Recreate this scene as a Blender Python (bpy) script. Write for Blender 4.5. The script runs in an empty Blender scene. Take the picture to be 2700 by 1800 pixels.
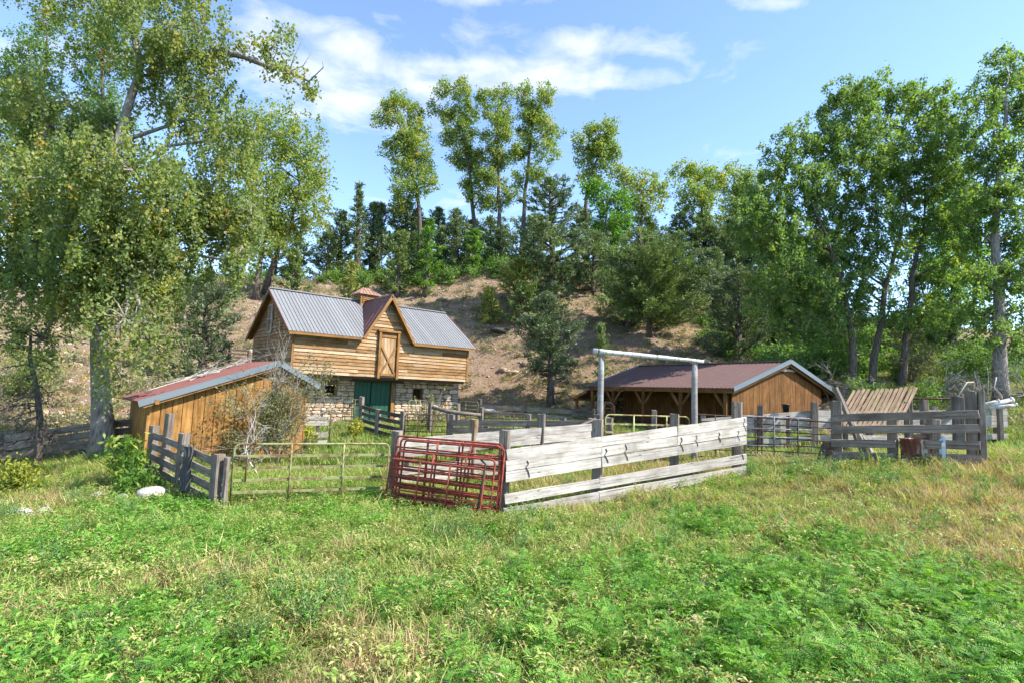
import bpy, math, random
import numpy as np
from mathutils import Vector, Matrix
random.seed(11)
RNG = np.random.default_rng(11)
sc = bpy.context.scene
col = sc.collection
R = math.radians

# ---------------------------------------------------------------- camera
CAMZ = 2.3
PITCH, ROLL = R(5.3167), R(2.1406)
cd = bpy.data.cameras.new('camera'); cam = bpy.data.objects.new('camera', cd); col.objects.link(cam)
_x0, _u0 = Vector((1, 0, 0)), Vector((0, -math.sin(PITCH), math.cos(PITCH)))
_f = Vector((0, math.cos(PITCH), math.sin(PITCH)))
_x = math.cos(ROLL)*_x0 + math.sin(ROLL)*_u0
_u = -math.sin(ROLL)*_x0 + math.cos(ROLL)*_u0
_m = Matrix((_x, _u, -_f)).transposed().to_4x4(); _m.translation = (0, 0, CAMZ)
cam.matrix_world = _m
cd.lens = 36*1461.84/2700; cd.sensor_width = 36; cd.clip_start = 0.05; cd.clip_end = 4000
sc.camera = cam

# ---------------------------------------------------------------- sun, sky, exposure
SUN_AZ, SUN_EL = R(-15), R(45)          # azimuth from +X (east), elevation
sd = Vector((math.cos(SUN_AZ)*math.cos(SUN_EL), math.sin(SUN_AZ)*math.cos(SUN_EL), math.sin(SUN_EL)))
sl = bpy.data.lights.new('sun', 'SUN'); sl.energy = 3.9; sl.angle = R(0.53); sl.color = (1.0, 0.945, 0.86)
so = bpy.data.objects.new('sun', sl); col.objects.link(so)
so.rotation_euler = sd.to_track_quat('Z', 'Y').to_euler(); so.location = (60, -5, 60)

wd = bpy.data.worlds.new('World'); sc.world = wd; wd.use_nodes = True
wt = wd.node_tree; wt.nodes.clear()
def wn(t, **kw):
    n = wt.nodes.new(t)
    for k, v in kw.items(): setattr(n, k, v)
    return n
def wm(op, a, b=None, c=None, clamp=False):
    n = wn('ShaderNodeMath', operation=op); n.use_clamp = clamp
    for i, v in enumerate((a, b, c)):
        if v is None: continue
        if hasattr(v, 'links'): wt.links.new(v, n.inputs[i])
        else: n.inputs[i].default_value = v
    return n.outputs[0]
sky = wn('ShaderNodeTexSky', sky_type='NISHITA'); sky.sun_disc = False
sky.sun_elevation = SUN_EL; sky.sun_rotation = math.atan2(sd.x, sd.y)
sky.altitude = 2000; sky.air_density = 1.0; sky.dust_density = 0.1; sky.ozone_density = 2.0
tc = wn('ShaderNodeTexCoord')
sep = wn('ShaderNodeSeparateXYZ'); wt.links.new(tc.outputs['Generated'], sep.inputs[0])
zz = wm('MAXIMUM', wm('ADD', sep.outputs[2], 0.10), 0.02)
cx = wm('DIVIDE', sep.outputs[0], zz); cy = wm('DIVIDE', sep.outputs[1], zz)
comb = wn('ShaderNodeCombineXYZ'); wt.links.new(cx, comb.inputs[0]); wt.links.new(cy, comb.inputs[1])
def wnoise(scale, detail, rough, off, dist=0.0):
    mp = wn('ShaderNodeMapping'); mp.inputs['Location'].default_value = off
    mp.inputs['Scale'].default_value = (1.0, 1.0, 1)
    wt.links.new(comb.outputs[0], mp.inputs[0])
    n = wn('ShaderNodeTexNoise'); n.inputs['Scale'].default_value = scale; n.inputs['Detail'].default_value = detail
    n.inputs['Roughness'].default_value = rough; n.inputs['Distortion'].default_value = dist
    wt.links.new(mp.outputs[0], n.inputs['Vector']); return n.outputs[0]
fine = wnoise(7.5, 9, 0.56, (3.1, 1.7, 0), 0.3)
big = wnoise(1.6, 3, 0.5, (7.3, 2.2, 0))
# cloud banks: centre on the cloud layer (x/z, y/z), half sizes, strength
banks = [(.17, 1.265, .36, .065, .42), (.12, 1.385, .40, .06, .46), (-.16, 1.43, .40, .07, .38), (-.50, 1.27, .20, .11, .44), (-.55, 1.41, .18, .09, .38), (-.50, 1.58, .28, .10, .40),
         (-.10, 1.14, .17, .03, .30), (.50, 1.11, .13, .026, .34), (.80, 1.73, .18, .07, .24), (.20, 1.66, .10, .05, .22), (-.4, 2.2, .7, .2, .18), (-1.3, 1.4, .5, .2, .25),
         (-2.2, -.6, .9, .5, .3), (1.9, -1.4, .8, .5, .3), (.3, -1.8, .9, .4, .3), (-.2, .2, .4, .2, .25)]
bank = None
for bx_, by_, rx_, ry_, st_ in banks:
    dx = wm('DIVIDE', wm('SUBTRACT', cx, bx_), rx_); dy = wm('DIVIDE', wm('SUBTRACT', cy, by_), ry_)
    e = wm('ADD', wm('MULTIPLY', dx, dx), wm('MULTIPLY', dy, dy))
    g = wm('MULTIPLY', wm('POWER', 2.718, wm('MULTIPLY', e, -1.0)), st_)
    bank = g if bank is None else wm('ADD', bank, g)
dens = wm('ADD', wm('ADD', wm('MULTIPLY', fine, 1.0), wm('MULTIPLY', big, 0.25)), wm('MINIMUM', bank, 0.42))
mask = wm('MULTIPLY', wm('SUBTRACT', dens, 0.80), 2.2, clamp=True)
mask = wm('MULTIPLY', wm('SMOOTH_MIN', mask, 0.85, 0.3), wm('MULTIPLY', sep.outputs[2], 9.0, clamp=True), clamp=True)
cloudcol = wn('ShaderNodeRGB'); cloudcol.outputs[0].default_value = (2.7, 2.8, 2.95, 1)
wmix = wn('ShaderNodeMix', data_type='RGBA'); wt.links.new(mask, wmix.inputs[0])
wt.links.new(sky.outputs[0], wmix.inputs[6]); wt.links.new(cloudcol.outputs[0], wmix.inputs[7])
bg = wn('ShaderNodeBackground'); bg.inputs[1].default_value = 0.15
wt.links.new(wmix.outputs[2], bg.inputs[0])
wo = wn('ShaderNodeOutputWorld'); wt.links.new(bg.outputs[0], wo.inputs[0])

vs = sc.view_settings
vs.view_transform = 'Standard'; vs.look = 'None'; vs.gamma = 1.0; vs.use_curve_mapping = False; vs.exposure = 1.55
sc.render.engine = 'CYCLES'
cy_ = sc.cycles
cy_.max_bounces = 6; cy_.diffuse_bounces = 4; cy_.glossy_bounces = 2; cy_.transmission_bounces = 4; cy_.transparent_max_bounces = 4
cy_.use_denoising = True; cy_.use_adaptive_sampling = True; cy_.adaptive_threshold = 0.02
cy_.caustics_reflective = False; cy_.caustics_refractive = False
cy_.sample_clamp_indirect = 6.0

# ---------------------------------------------------------------- terrain
CP = np.array([(-3.9,4.6,-.12),(0,3,-.02),(.1,4.8,-.08),(4.5,5,0),(-6.2,12.2,-.4),(-2.8,13.8,-.3),(0,12.1,-.36),(6.2,15,.36),(9,15.3,.75),(11.5,13.7,.98),
 (18.6,20.7,1.1),(9.5,17.6,.58),(-9.9,15.8,-.15),(-12.5,17.5,-.06),(-15,16.8,-.5),(-8.8,29.5,.32),(-3,35,.75),(-6.9,26,.36),(-5.9,25,.22),(2.5,35,1.6),
 (-18.4,36,3.55),(-23,50,11.4),(-16.4,52,11.6),(10.4,42,6.9),(15,38,5.15),(-1.8,58,15.9),(-28.3,46,8.7),(-22,24,2.0),(-28.4,34,4.9),(-1.3,40,4.2),
 (20.2,42,6.1),(17.9,29,3.1),(23.7,27,2.7),(25.7,34,4.5),(16,50,10.6),(10.9,12,.66),(-8,12.8,-.42),(-10.2,11.5,-.62),(-9.7,12.9,-.58),(-4,20,-.05),(2,20,.25),(-8.5,21,.0),
 (7,22,.55),(4.5,28,.8),(8.5,26,.8),(10,30,1.1),(-7.4,17.6,-.25),(-1.2,32,.85),(-14,30,1.6),(-11,40,3.5),(-16,44,7.8),(-4.5,47,8.9),(0,47,9.6),(0,-6,.2),(-14,2,-.4),(16,2,.9),(20,12,1.6),(-22,12,-.2),
 (10,58,14.5),(20,58,14),(-10,57,14),(-20,58,13.2),(-40,50,9.5),(-40,30,4.5),(36,36,5.2),(36,50,9.5),(32,24,3),(36,10,2.5),(-36,8,0),(-12,26,.75),(-18,28,2.0),(-22,40,5.8),
 (0,66,16.5),(25,68,15),(-25,68,14.5),(45,65,12),(-48,66,13),(5,35.5,1.9),(14,33,3.6)], float)
_P = CP[:, :2]/20.0
def _phi(d2): return 0.5*d2*np.log(np.maximum(d2, 1e-12))
_n = len(CP); _D = ((_P[:, None]-_P[None])**2).sum(-1)
_A = np.zeros((_n+3, _n+3)); _A[:_n, :_n] = _phi(_D) + np.eye(_n)*2e-3
_A[:_n, _n] = 1; _A[:_n, _n+1:] = _P; _A[_n:, :_n] = _A[:_n, _n:].T
_W = np.linalg.solve(_A, np.r_[CP[:, 2], 0, 0, 0])
def _bump(x, y):
    return (.5*np.sin(x*.9+1.3*np.sin(y*.7))*np.cos(y*1.1+x*.4) + .3*np.sin(x*2.3+y*1.7)*np.cos(y*2.9-x*1.1) + .2*np.sin(5.1*x-3.7*y)*np.sin(4.3*y+1.9*x))
def ground(x, y):
    x = np.atleast_1d(np.asarray(x, float)); y = np.atleast_1d(np.asarray(y, float))
    cxx = np.clip(x, -46, 44); cyy = np.clip(y, -8, 68)
    out = np.empty(len(x))
    for i in range(0, len(x), 20000):
        q = np.stack([cxx[i:i+20000], cyy[i:i+20000]], 1)/20.0
        d2 = ((q[:, None]-_P[None])**2).sum(-1)
        out[i:i+20000] = _phi(d2)@_W[:_n] + _W[_n] + q@_W[_n+1:]
    far = np.hypot(x-cxx, y-cyy)
    out = out*(1-np.clip(far/500, 0, 1)*.9) - np.clip(far-20, 0, None)*.012*(y > 0)
    hillish = np.clip((y-30)/20, 0, 1)
    return out + _bump(x, y)*(0.05+0.22*hillish)
def gz(x, y): return float(ground(x, y)[0])
# ---------------------------------------------------------------- materials
class NT:
    def __init__(s, name):
        s.m = bpy.data.materials.new(name); s.m.use_nodes = True
        s.t = s.m.node_tree; s.t.nodes.clear()
        s.out = s.t.nodes.new('ShaderNodeOutputMaterial')
    def n(s, t, ins=None, **kw):
        nd = s.t.nodes.new(t)
        for k, v in kw.items(): setattr(nd, k, v)
        for k, v in (ins or {}).items(): s.put(nd.inputs[k], v)
        return nd
    def put(s, sock, v):
        if hasattr(v, 'links') and hasattr(v, 'is_output'): s.t.links.new(v, sock)
        elif isinstance(v, tuple) and len(v) == 3 and sock.type == 'RGBA': sock.default_value = (*v, 1)
        else: sock.default_value = v
    def coord(s, kind='Object', scale=(1, 1, 1), rnd=0.0):
        v = s.n('ShaderNodeTexCoord').outputs[kind]
        if rnd:
            r = s.n('ShaderNodeObjectInfo').outputs['Random']
            a = s.n('ShaderNodeMath', {0: r, 1: rnd}, operation='MULTIPLY').outputs[0]
            v = s.n('ShaderNodeVectorMath', {0: v, 1: a}, operation='ADD').outputs[0]
        return s.n('ShaderNodeMapping', {'Vector': v, 'Scale': scale}).outputs[0]
    def noise(s, vec, scale, detail=4, rough=0.55, dist=0.0):
        return s.n('ShaderNodeTexNoise', {'Vector': vec, 'Scale': scale, 'Detail': detail, 'Roughness': rough, 'Distortion': dist}).outputs[0]
    def ramp(s, fac, stops):
        nd = s.n('ShaderNodeValToRGB', {'Fac': fac}); e = nd.color_ramp.elements
        while len(e) < len(stops): e.new(0.5)
        for el, (p, c) in zip(e, stops):
            el.position = p; el.color = (*c, 1) if len(c) == 3 else c
        return nd.outputs[0]
    def mix(s, fac, a, b, mode='MIX'):
        nd = s.n('ShaderNodeMix', data_type='RGBA', blend_type=mode); nd.clamp_factor = True
        s.put(nd.inputs[0], fac); s.put(nd.inputs[6], a); s.put(nd.inputs[7], b)
        return nd.outputs[2]
    def math(s, op, a, b=0.0, clamp=False):
        nd = s.n('ShaderNodeMath', {0: a, 1: b}, operation=op); nd.use_clamp = clamp
        return nd.outputs[0]
    def rand(s): return s.n('ShaderNodeObjectInfo').outputs['Random']
    def attr(s, name): return s.n('ShaderNodeAttribute', attribute_name=name).outputs['Fac']
    def bump(s, h, strength=0.4, dist=0.02):
        return s.n('ShaderNodeBump', {'Height': h, 'Strength': strength, 'Distance': dist}).outputs[0]
    def finish(s, color, rough=0.8, metal=0.0, normal=None, spec=0.3, trans=0.0, tcol=None):
        b = s.n('ShaderNodeBsdfPrincipled', {'Base Color': color, 'Roughness': rough, 'Metallic': metal, 'Specular IOR Level': spec})
        if normal is not None: s.put(b.inputs['Normal'], normal)
        o = b.outputs[0]
        if trans:
            t = s.n('ShaderNodeBsdfTranslucent', {'Color': tcol if tcol is not None else color})
            o = s.n('ShaderNodeMixShader', {0: trans, 1: o, 2: t.outputs[0]}).outputs[0]
        s.t.links.new(o, s.out.inputs[0]); return s.m

M = {}
def wood(name, dark, mid, light, grain=22, along=1.1, vary=0.35, rough=0.85, crack=0.6, bump=0.5, knots=True, weather=None):
    t = NT(name)
    v = t.coord('Object', (along, grain, grain), 57.0)
    g = t.noise(v, 1.0, 6, 0.65, 0.4)
    c = t.ramp(g, [(0.28, dark), (0.48, mid), (0.72, light)])
    v2 = t.coord('Object', (1, 1, 1), 31.0)
    blot = t.noise(v2, 1.7, 4, 0.6)
    c = t.mix(t.math('MULTIPLY', t.math('SUBTRACT', blot, 0.42, True), 2.6, True), c, dark)
    if weather:
        wv = t.noise(t.coord('Object', (.7, 5, 5), 77.0), 1.0, 5, .65)
        wk = t.math('MULTIPLY', t.math('SUBTRACT', t.math('ADD', wv, t.math('MULTIPLY', t.rand(), .22)), .50, True), 3.2, True)
        c = t.mix(t.math('MULTIPLY', wk, .7), c, weather)
    v3 = t.coord('Object', (0.8, 60, 60), 91.0)
    cr = t.math('MULTIPLY', t.math('SUBTRACT', t.noise(v3, 1.0, 3, 0.5), 0.62, True), 9.0, True)
    c = t.mix(t.math('MULTIPLY', cr, crack), c, tuple(x*0.22 for x in dark))
    if knots:
        kv = t.coord('Object', (2.2, 7, 7), 13.0)
        vor = t.n('ShaderNodeTexVoronoi', {'Vector': kv, 'Scale': 1.0, 'Randomness': 1.0}).outputs['Distance']
        k = t.math('MULTIPLY', t.math('SUBTRACT', 0.13, vor, True), 14.0, True)
        c = t.mix(t.math('MULTIPLY', k, 0.75), c, tuple(x*0.35 for x in dark))
    br = t.math('ADD', t.math('MULTIPLY', t.rand(), vary), 1.0-vary*0.5)
    c = t.mix(1.0, c, t.n('ShaderNodeCombineColor', {0: br, 1: br, 2: br}).outputs[0], 'MULTIPLY')
    M[name] = t.finish(c, rough, normal=t.bump(t.math('SUBTRACT', g, t.math('MULTIPLY', cr, 0.8)), bump, 0.012), spec=0.2)
wood('bleached_wood', (.20, .17, .14), (.45, .405, .35), (.60, .56, .505), vary=.3, crack=.85, bump=.8)
wood('grey_wood', (.085, .064, .05), (.195, .157, .127), (.31, .262, .222), vary=.35, crack=.8)
wood('dark_wood', (.05, .038, .03), (.11, .087, .07), (.19, .155, .127), vary=.3, crack=.8)
wood('siding_wood', (.125, .06, .02), (.31, .165, .058), (.43, .275, .13), grain=26, along=.9, vary=.5, crack=.65, bump=.45, weather=(.39, .315, .225))
wood('trim_wood', (.13, .064, .022), (.25, .128, .042), (.33, .18, .066), vary=.2, crack=.3, bump=.25)
wood('shed_wood', (.06, .027, .009), (.15, .068, .02), (.23, .115, .038), grain=18, vary=.35, crack=.5, bump=.3)
wood('hut_wood', (.13, .058, .016), (.29, .145, .04), (.41, .235, .08), grain=12, along=.8, vary=.22, crack=.35, bump=.3)
wood('slat_wood', (.13, .082, .048), (.25, .17, .105), (.36, .265, .18), vary=.25, crack=.5)
wood('log_wood', (.17, .155, .145), (.29, .275, .26), (.38, .365, .35), grain=9, along=.6, vary=.15, crack=.7, knots=False)
def bark(name, a, b, c, sc_=(5, 5, 1.1), bump=1.0):
    t = NT(name); v = t.coord('Object', sc_, 17.0)
    g = t.noise(v, 2.2, 7, 0.65, 0.8)
    h = t.n('ShaderNodeTexVoronoi', {'Vector': v, 'Scale': 2.6}).outputs['Distance']
    cc = t.mix(0.5, t.ramp(g, [(.3, a), (.5, b), (.72, c)]), t.ramp(h, [(.05, a), (.5, c)]))
    M[name] = t.finish(cc, .95, normal=t.bump(t.math('ADD', g, h), bump, .05), spec=.1)
bark('bark', (.05, .04, .033), (.16, .135, .115), (.34, .30, .265))
bark('bark_dark', (.025, .019, .015), (.075, .058, .046), (.17, .14, .115))
bark('bark_mid', (.09, .075, .06), (.21, .185, .16), (.34, .31, .275), (3, 3, 1.0), .5)
bark('bark_pale', (.16, .14, .12), (.34, .31, .275), (.48, .45, .41), (3, 3, 1.0), .5)
def pipe(name, paint, rust, amount, rough=.5):
    t = NT(name); v = t.coord('Object', (1, 1, 1), 23.0)
    n1 = t.noise(v, 9, 6, .7); n2 = t.noise(v, 2.0, 3, .5)
    k = t.math('MULTIPLY', t.math('SUBTRACT', t.math('ADD', n1, t.math('MULTIPLY', n2, .6)), 1.18-amount, True), 7, True)
    M[name] = t.finish(t.mix(k, paint, rust), t.math('ADD', t.math('MULTIPLY', k, .35), rough), spec=.35, normal=t.bump(n1, .2, .004))
pipe('pipe_green', (.235, .25, .10), (.15, .085, .04), .44)
pipe('pipe_red', (.39, .066, .038), (.15, .05, .03), .44, .65)
pipe('pipe_rust', (.13, .068, .04), (.07, .04, .028), .5, .7)
pipe('pipe_grey', (.17, .19, .20), (.13, .07, .045), .42)
pipe('pipe_yellow', (.42, .41, .16), (.20, .12, .05), .46, .4)
pipe('pipe_white', (.66, .66, .67), (.35, .3, .26), .42, .45)
def metal(name, base, tint, rough, spec=.5, m=0.0, vary=.12, streak=(.25, 5, 5), amt=.5):
    t = NT(name); v = t.coord('Object', streak, 19.0); n1 = t.noise(v, 1.6, 5, .6); n2 = t.noise(t.coord('Object', (1, 1, 1), 5.0), 7, 5, .65)
    c = t.mix(t.math('MULTIPLY', t.math('SUBTRACT', n1, .35, True), 2.2*amt, True), base, tint)
    c = t.mix(t.math('MULTIPLY', t.math('SUBTRACT', n2, .58, True), 2.5, True), c, tuple(x*.6 for x in tint))
    br = t.math('ADD', t.math('MULTIPLY', t.rand(), vary), 1-vary*.5)
    c = t.mix(1.0, c, t.n('ShaderNodeCombineColor', {0: br, 1: br, 2: br}).outputs[0], 'MULTIPLY')
    M[name] = t.finish(c, t.math('ADD', t.math('MULTIPLY', n2, .2), rough-.1), metal=m, spec=spec, normal=t.bump(n1, .08, .01))
metal('roof_grey', (.195, .198, .203), (.145, .147, .15), .6, .3, 0.0, .2)
metal('roof_rib', (.10, .10, .105), (.07, .07, .07), .7)
metal('roof_red', (.20, .075, .058), (.13, .05, .042), .55)
metal('roof_maroon', (.145, .08, .068), (.085, .05, .046), .5, .5)
metal('galvanised', (.135, .165, .185), (.095, .115, .13), .5, .5, .1)
metal('roof_brown', (.30, .17, .12), (.2, .11, .075), .6)
def plain(name, c, rough=.7, spec=.3, vary=.0, nscale=6, dark=.6):
    t = NT(name); n1 = t.noise(t.coord('Object', (1, 1, 1), 9.0), nscale, 5, .6)
    cc = t.mix(t.math('MULTIPLY', t.math('SUBTRACT', n1, .45, True), 2.4, True), c, tuple(x*dark for x in c))
    M[name] = t.finish(cc, rough, spec=spec, normal=t.bump(n1, .25, .01)); return M[name]
plain('green_paint', (.006, .07, .034), .55, .4, dark=.7)
plain('dark_inside', (.02, .017, .014), .9, .1)
plain('mortar', (.15, .115, .082), .95, .1, nscale=14)
plain('black_rubber', (.012, .012, .013), .5, .4)
plain('cloth_dark', (.10, .095, .09), .95, .05, nscale=20)
plain('white_plastic', (.62, .63, .64), .4, .4)
plain('blue_plastic', (.40, .50, .53), .4, .4, dark=.8)
plain('rope', (.50, .44, .38), .9, .1)
plain('iron', (.018, .016, .015), .7, .3)
t = NT('glass_pane'); M['glass_pane'] = t.finish((.10, .10, .09), .08, spec=.8)
t = NT('lamp_grey'); M['lamp_grey'] = t.finish((.10, .10, .11), .4)
t = NT('rust_tank'); v = t.coord('Object', (6, 6, .8), 3.0); n1 = t.noise(v, 1.0, 5, .6, .5)
n2 = t.noise(t.coord('Object', (1, 1, 1)), 9, 5, .7)
c = t.ramp(n1, [(.40, (.085, .028, .018)), (.53, (.16, .06, .032)), (.60, (.42, .36, .29)), (.8, (.5, .45, .38))])
M['rust_tank'] = t.finish(t.mix(t.math('MULTIPLY', t.math('SUBTRACT', n2, .5, True), 3, True), c, (.06, .022, .016)), .8, normal=t.bump(n2, .3, .01))
t = NT('stone'); v = t.coord('Object', (1, 1, 1), 43.0); n1 = t.noise(v, 7, 7, .65); n2 = t.noise(v, 1.6, 3, .5); r = t.rand()
c = t.ramp(r, [(0, (.42, .31, .20)), (.2, (.52, .42, .30)), (.4, (.36, .285, .205)), (.6, (.58, .49, .37)), (.78, (.28, .19, .125)), (.9, (.50, .36, .235)), (1, (.62, .54, .43))])
c = t.mix(t.math('MULTIPLY', t.math('SUBTRACT', n1, .42, True), 2.4, True), c, t.mix(.55, c, (.16, .12, .09)))
c = t.mix(t.math('MULTIPLY', t.math('SUBTRACT', n2, .5, True), 2.2, True), c, (.38, .27, .17))
M['stone'] = t.finish(c, .92, normal=t.bump(t.math('ADD', n1, n2), .6, .03), spec=.15)
def rockmat(name, a, b, c2):
    t = NT(name); v = t.coord('Object', (1, 1, 1), 21.0); n1 = t.noise(v, 5, 8, .68); n2 = t.noise(v, 26, 4, .6)
    c = t.ramp(n1, [(.3, a), (.5, b), (.7, c2)]); c = t.mix(t.math('MULTIPLY', t.math('SUBTRACT', n2, .55, True), 3, True), c, tuple(x*.5 for x in a))
    M[name] = t.finish(c, .9, normal=t.bump(t.math('ADD', n1, t.math('MULTIPLY', n2, .4)), .7, .04), spec=.15)
rockmat('rock_white', (.27, .235, .21), (.40, .365, .335), (.50, .465, .435))
rockmat('rock_tan', (.24, .175, .125), (.36, .275, .20), (.48, .40, .32))
rockmat('rock_dark', (.035, .033, .032), (.06, .058, .056), (.10, .095, .09))
rockmat('rock_grey', (.15, .15, .155), (.24, .24, .245), (.34, .34, .34))
def leaf(name, stops, trans=.38, tmul=(1.5, 1.7, .55), rough=.55, spec=.25, obj=0.0):
    t = NT(name); a = t.attr('tint')
    if obj: a = t.math('ADD', a, t.math('MULTIPLY', t.math('SUBTRACT', t.rand(), .5), obj), True)
    c = t.ramp(a, stops)
    tc_ = t.mix(1.0, c, tmul, 'MULTIPLY')
    c = t.mix(1.0, c, (1.18, 1.15, 1.15), 'MULTIPLY')
    M[name] = t.finish(c, rough, spec=spec, trans=trans, tcol=tc_)
leaf('leaf_big', [(0, (.08, .12, .045)), (.4, (.155, .20, .07)), (.75, (.235, .265, .085)), (.94, (.33, .29, .06)), (1, (.30, .20, .05))], .45)
leaf('leaf_cotton', [(0, (.09, .14, .042)), (.5, (.175, .235, .06)), (.9, (.265, .295, .075)), (1, (.33, .27, .06))], .45)
leaf('leaf_poplar', [(0, (.06, .11, .035)), (.5, (.11, .18, .05)), (1, (.19, .26, .075))])
leaf('leaf_bright', [(0, (.06, .14, .02)), (.5, (.11, .22, .028)), (1, (.19, .28, .04))])
leaf('leaf_right', [(0, (.08, .135, .05)), (.5, (.15, .22, .07)), (.9, (.22, .28, .08)), (1, (.28, .29, .08))], .5)
leaf('leaf_vivid', [(0, (.08, .17, .02)), (.6, (.14, .26, .03)), (1, (.22, .30, .04))], .5)
leaf('needle_pinyon', [(0, (.058, .088, .042)), (.5, (.115, .16, .072)), (1, (.19, .235, .11))], .25)
leaf('needle_front', [(0, (.05, .072, .036)), (.5, (.105, .14, .07)), (1, (.18, .22, .115))], .2)
leaf('needle_juniper', [(0, (.065, .10, .035)), (.5, (.13, .18, .056)), (1, (.20, .245, .085))], .25)
leaf('needle_yellow', [(0, (.10, .12, .03)), (.5, (.20, .225, .05)), (1, (.28, .29, .08))], .2)
leaf('leaf_shrub', [(0, (.075, .08, .035)), (.5, (.15, .155, .07)), (1, (.27, .26, .13))], .3)
leaf('leaf_herb', [(0, (.05, .115, .02)), (.5, (.10, .20, .03)), (1, (.24, .27, .05))], .35)
leaf('leaf_weed', [(0, (.13, .16, .02)), (.5, (.25, .26, .035)), (1, (.34, .31, .05))], .35)
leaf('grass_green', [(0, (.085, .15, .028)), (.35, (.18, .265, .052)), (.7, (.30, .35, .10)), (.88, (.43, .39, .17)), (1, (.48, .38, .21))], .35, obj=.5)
leaf('grass_dry', [(0, (.20, .155, .065)), (.4, (.39, .295, .15)), (.75, (.50, .40, .23)), (1, (.31, .175, .08))], .3, obj=.45)
leaf('grass_olive', [(0, (.10, .14, .035)), (.45, (.22, .25, .07)), (.8, (.36, .34, .12)), (1, (.45, .36, .17))], .35, obj=.5)
leaf('vetch_leaf', [(0, (.05, .15, .02)), (.5, (.125, .285, .04)), (1, (.27, .40, .075))], .38, obj=.35)
leaf('weed_blue', [(0, (.06, .13, .04)), (.5, (.125, .22, .07)), (1, (.26, .33, .13))], .3, obj=.4)
leaf('sage_leaf', [(0, (.10, .10, .055)), (.5, (.19, .18, .10)), (1, (.30, .27, .17))], .2, obj=.6)
leaf('bush_leaf', [(0, (.05, .10, .028)), (.5, (.10, .18, .042)), (1, (.18, .26, .06))], .35, obj=.6)
M['pod'] = NT('pod').finish((.02, .014, .016), .7)
M['flower'] = NT('flower').finish((.40, .33, .20), .8)

# ground
t = NT('ground'); P = t.n('ShaderNodeNewGeometry').outputs['Position']
n0 = t.noise(P, .35, 5, .6); n1 = t.noise(P, 1.7, 6, .65); n2 = t.noise(P, 9, 6, .7); n3 = t.noise(P, 40, 4, .7)
grassc = t.ramp(t.math('ADD', t.math('MULTIPLY', n1, .6), t.math('MULTIPLY', n2, .4)), [(.32, (.035, .07, .014)), (.5, (.07, .12, .022)), (.62, (.15, .15, .045)), (.75, (.22, .16, .07))])
dryc = t.ramp(t.math('ADD', t.math('MULTIPLY', n1, .5), t.math('MULTIPLY', n2, .5)), [(.3, (.15, .12, .045)), (.5, (.28, .20, .10)), (.7, (.37, .27, .155))])
hillc = t.ramp(t.math('ADD', t.math('MULTIPLY', n1, .45), t.math('ADD', t.math('MULTIPLY', n2, .35), t.math('MULTIPLY', n0, .2))), [(.30, (.16, .108, .07)), (.46, (.30, .205, .135)), (.58, (.38, .275, .19)), (.72, (.46, .37, .27))])
hillc = t.mix(t.math('MULTIPLY', t.math('SUBTRACT', n3, .6, True), 5, True), hillc, (.42, .36, .29))
hillc = t.mix(t.math('MULTIPLY', t.math('SUBTRACT', n0, .56, True), 3.5, True), hillc, (.17, .16, .06))
c = t.mix(t.attr('dry'), grassc, dryc); c = t.mix(t.attr('hill'), c, hillc)
M['ground'] = t.finish(c, .95, spec=.1, normal=t.bump(t.math('ADD', t.math('ADD', n2, n3), n1), 1.0, .12))

# ---------------------------------------------------------------- mesh helpers
def link(name, me, mat=None, parent=None, loc=None, rot=None):
    o = bpy.data.objects.new(name, me); col.objects.link(o)
    if mat and me is not None and not me.materials: me.materials.append(M[mat])
    if parent: o.parent = parent
    if loc is not None: o.location = loc
    if rot is not None: o.rotation_euler = rot
    return o
def pyd(name, verts, faces, mat=None, smooth=False):
    me = bpy.data.meshes.new(name); me.from_pydata([tuple(v) for v in verts], [], faces)
    if mat: me.materials.append(M[mat])
    if smooth: me.shade_smooth()
    return me
def tag(o, label, cat, group=None, kind=None):
    o['label'] = label
    if cat: o['category'] = cat
    if group: o['group'] = group
    if kind: o['kind'] = kind
    return o
def thing(name, label, cat, loc=(0, 0, 0), rz=0.0, group=None):
    o = bpy.data.objects.new(name, None); col.objects.link(o); o.empty_display_size = .2
    o.location = loc; o.rotation_euler = (0, 0, rz)
    return tag(o, label, cat, group)
def frame(p0, p1, up=(0, 0, 1)):
    x = (Vector(p1)-Vector(p0)); L = x.length; x.normalize()
    u = Vector(up); z = u - x*u.dot(x)
    if z.length < 1e-4: z = Vector((0, 1, 0)) - x*x.y
    z.normalize(); y = z.cross(x)
    m = Matrix((x, y, z)).transposed().to_4x4(); m.translation = Vector(p0)
    return m, L
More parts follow.
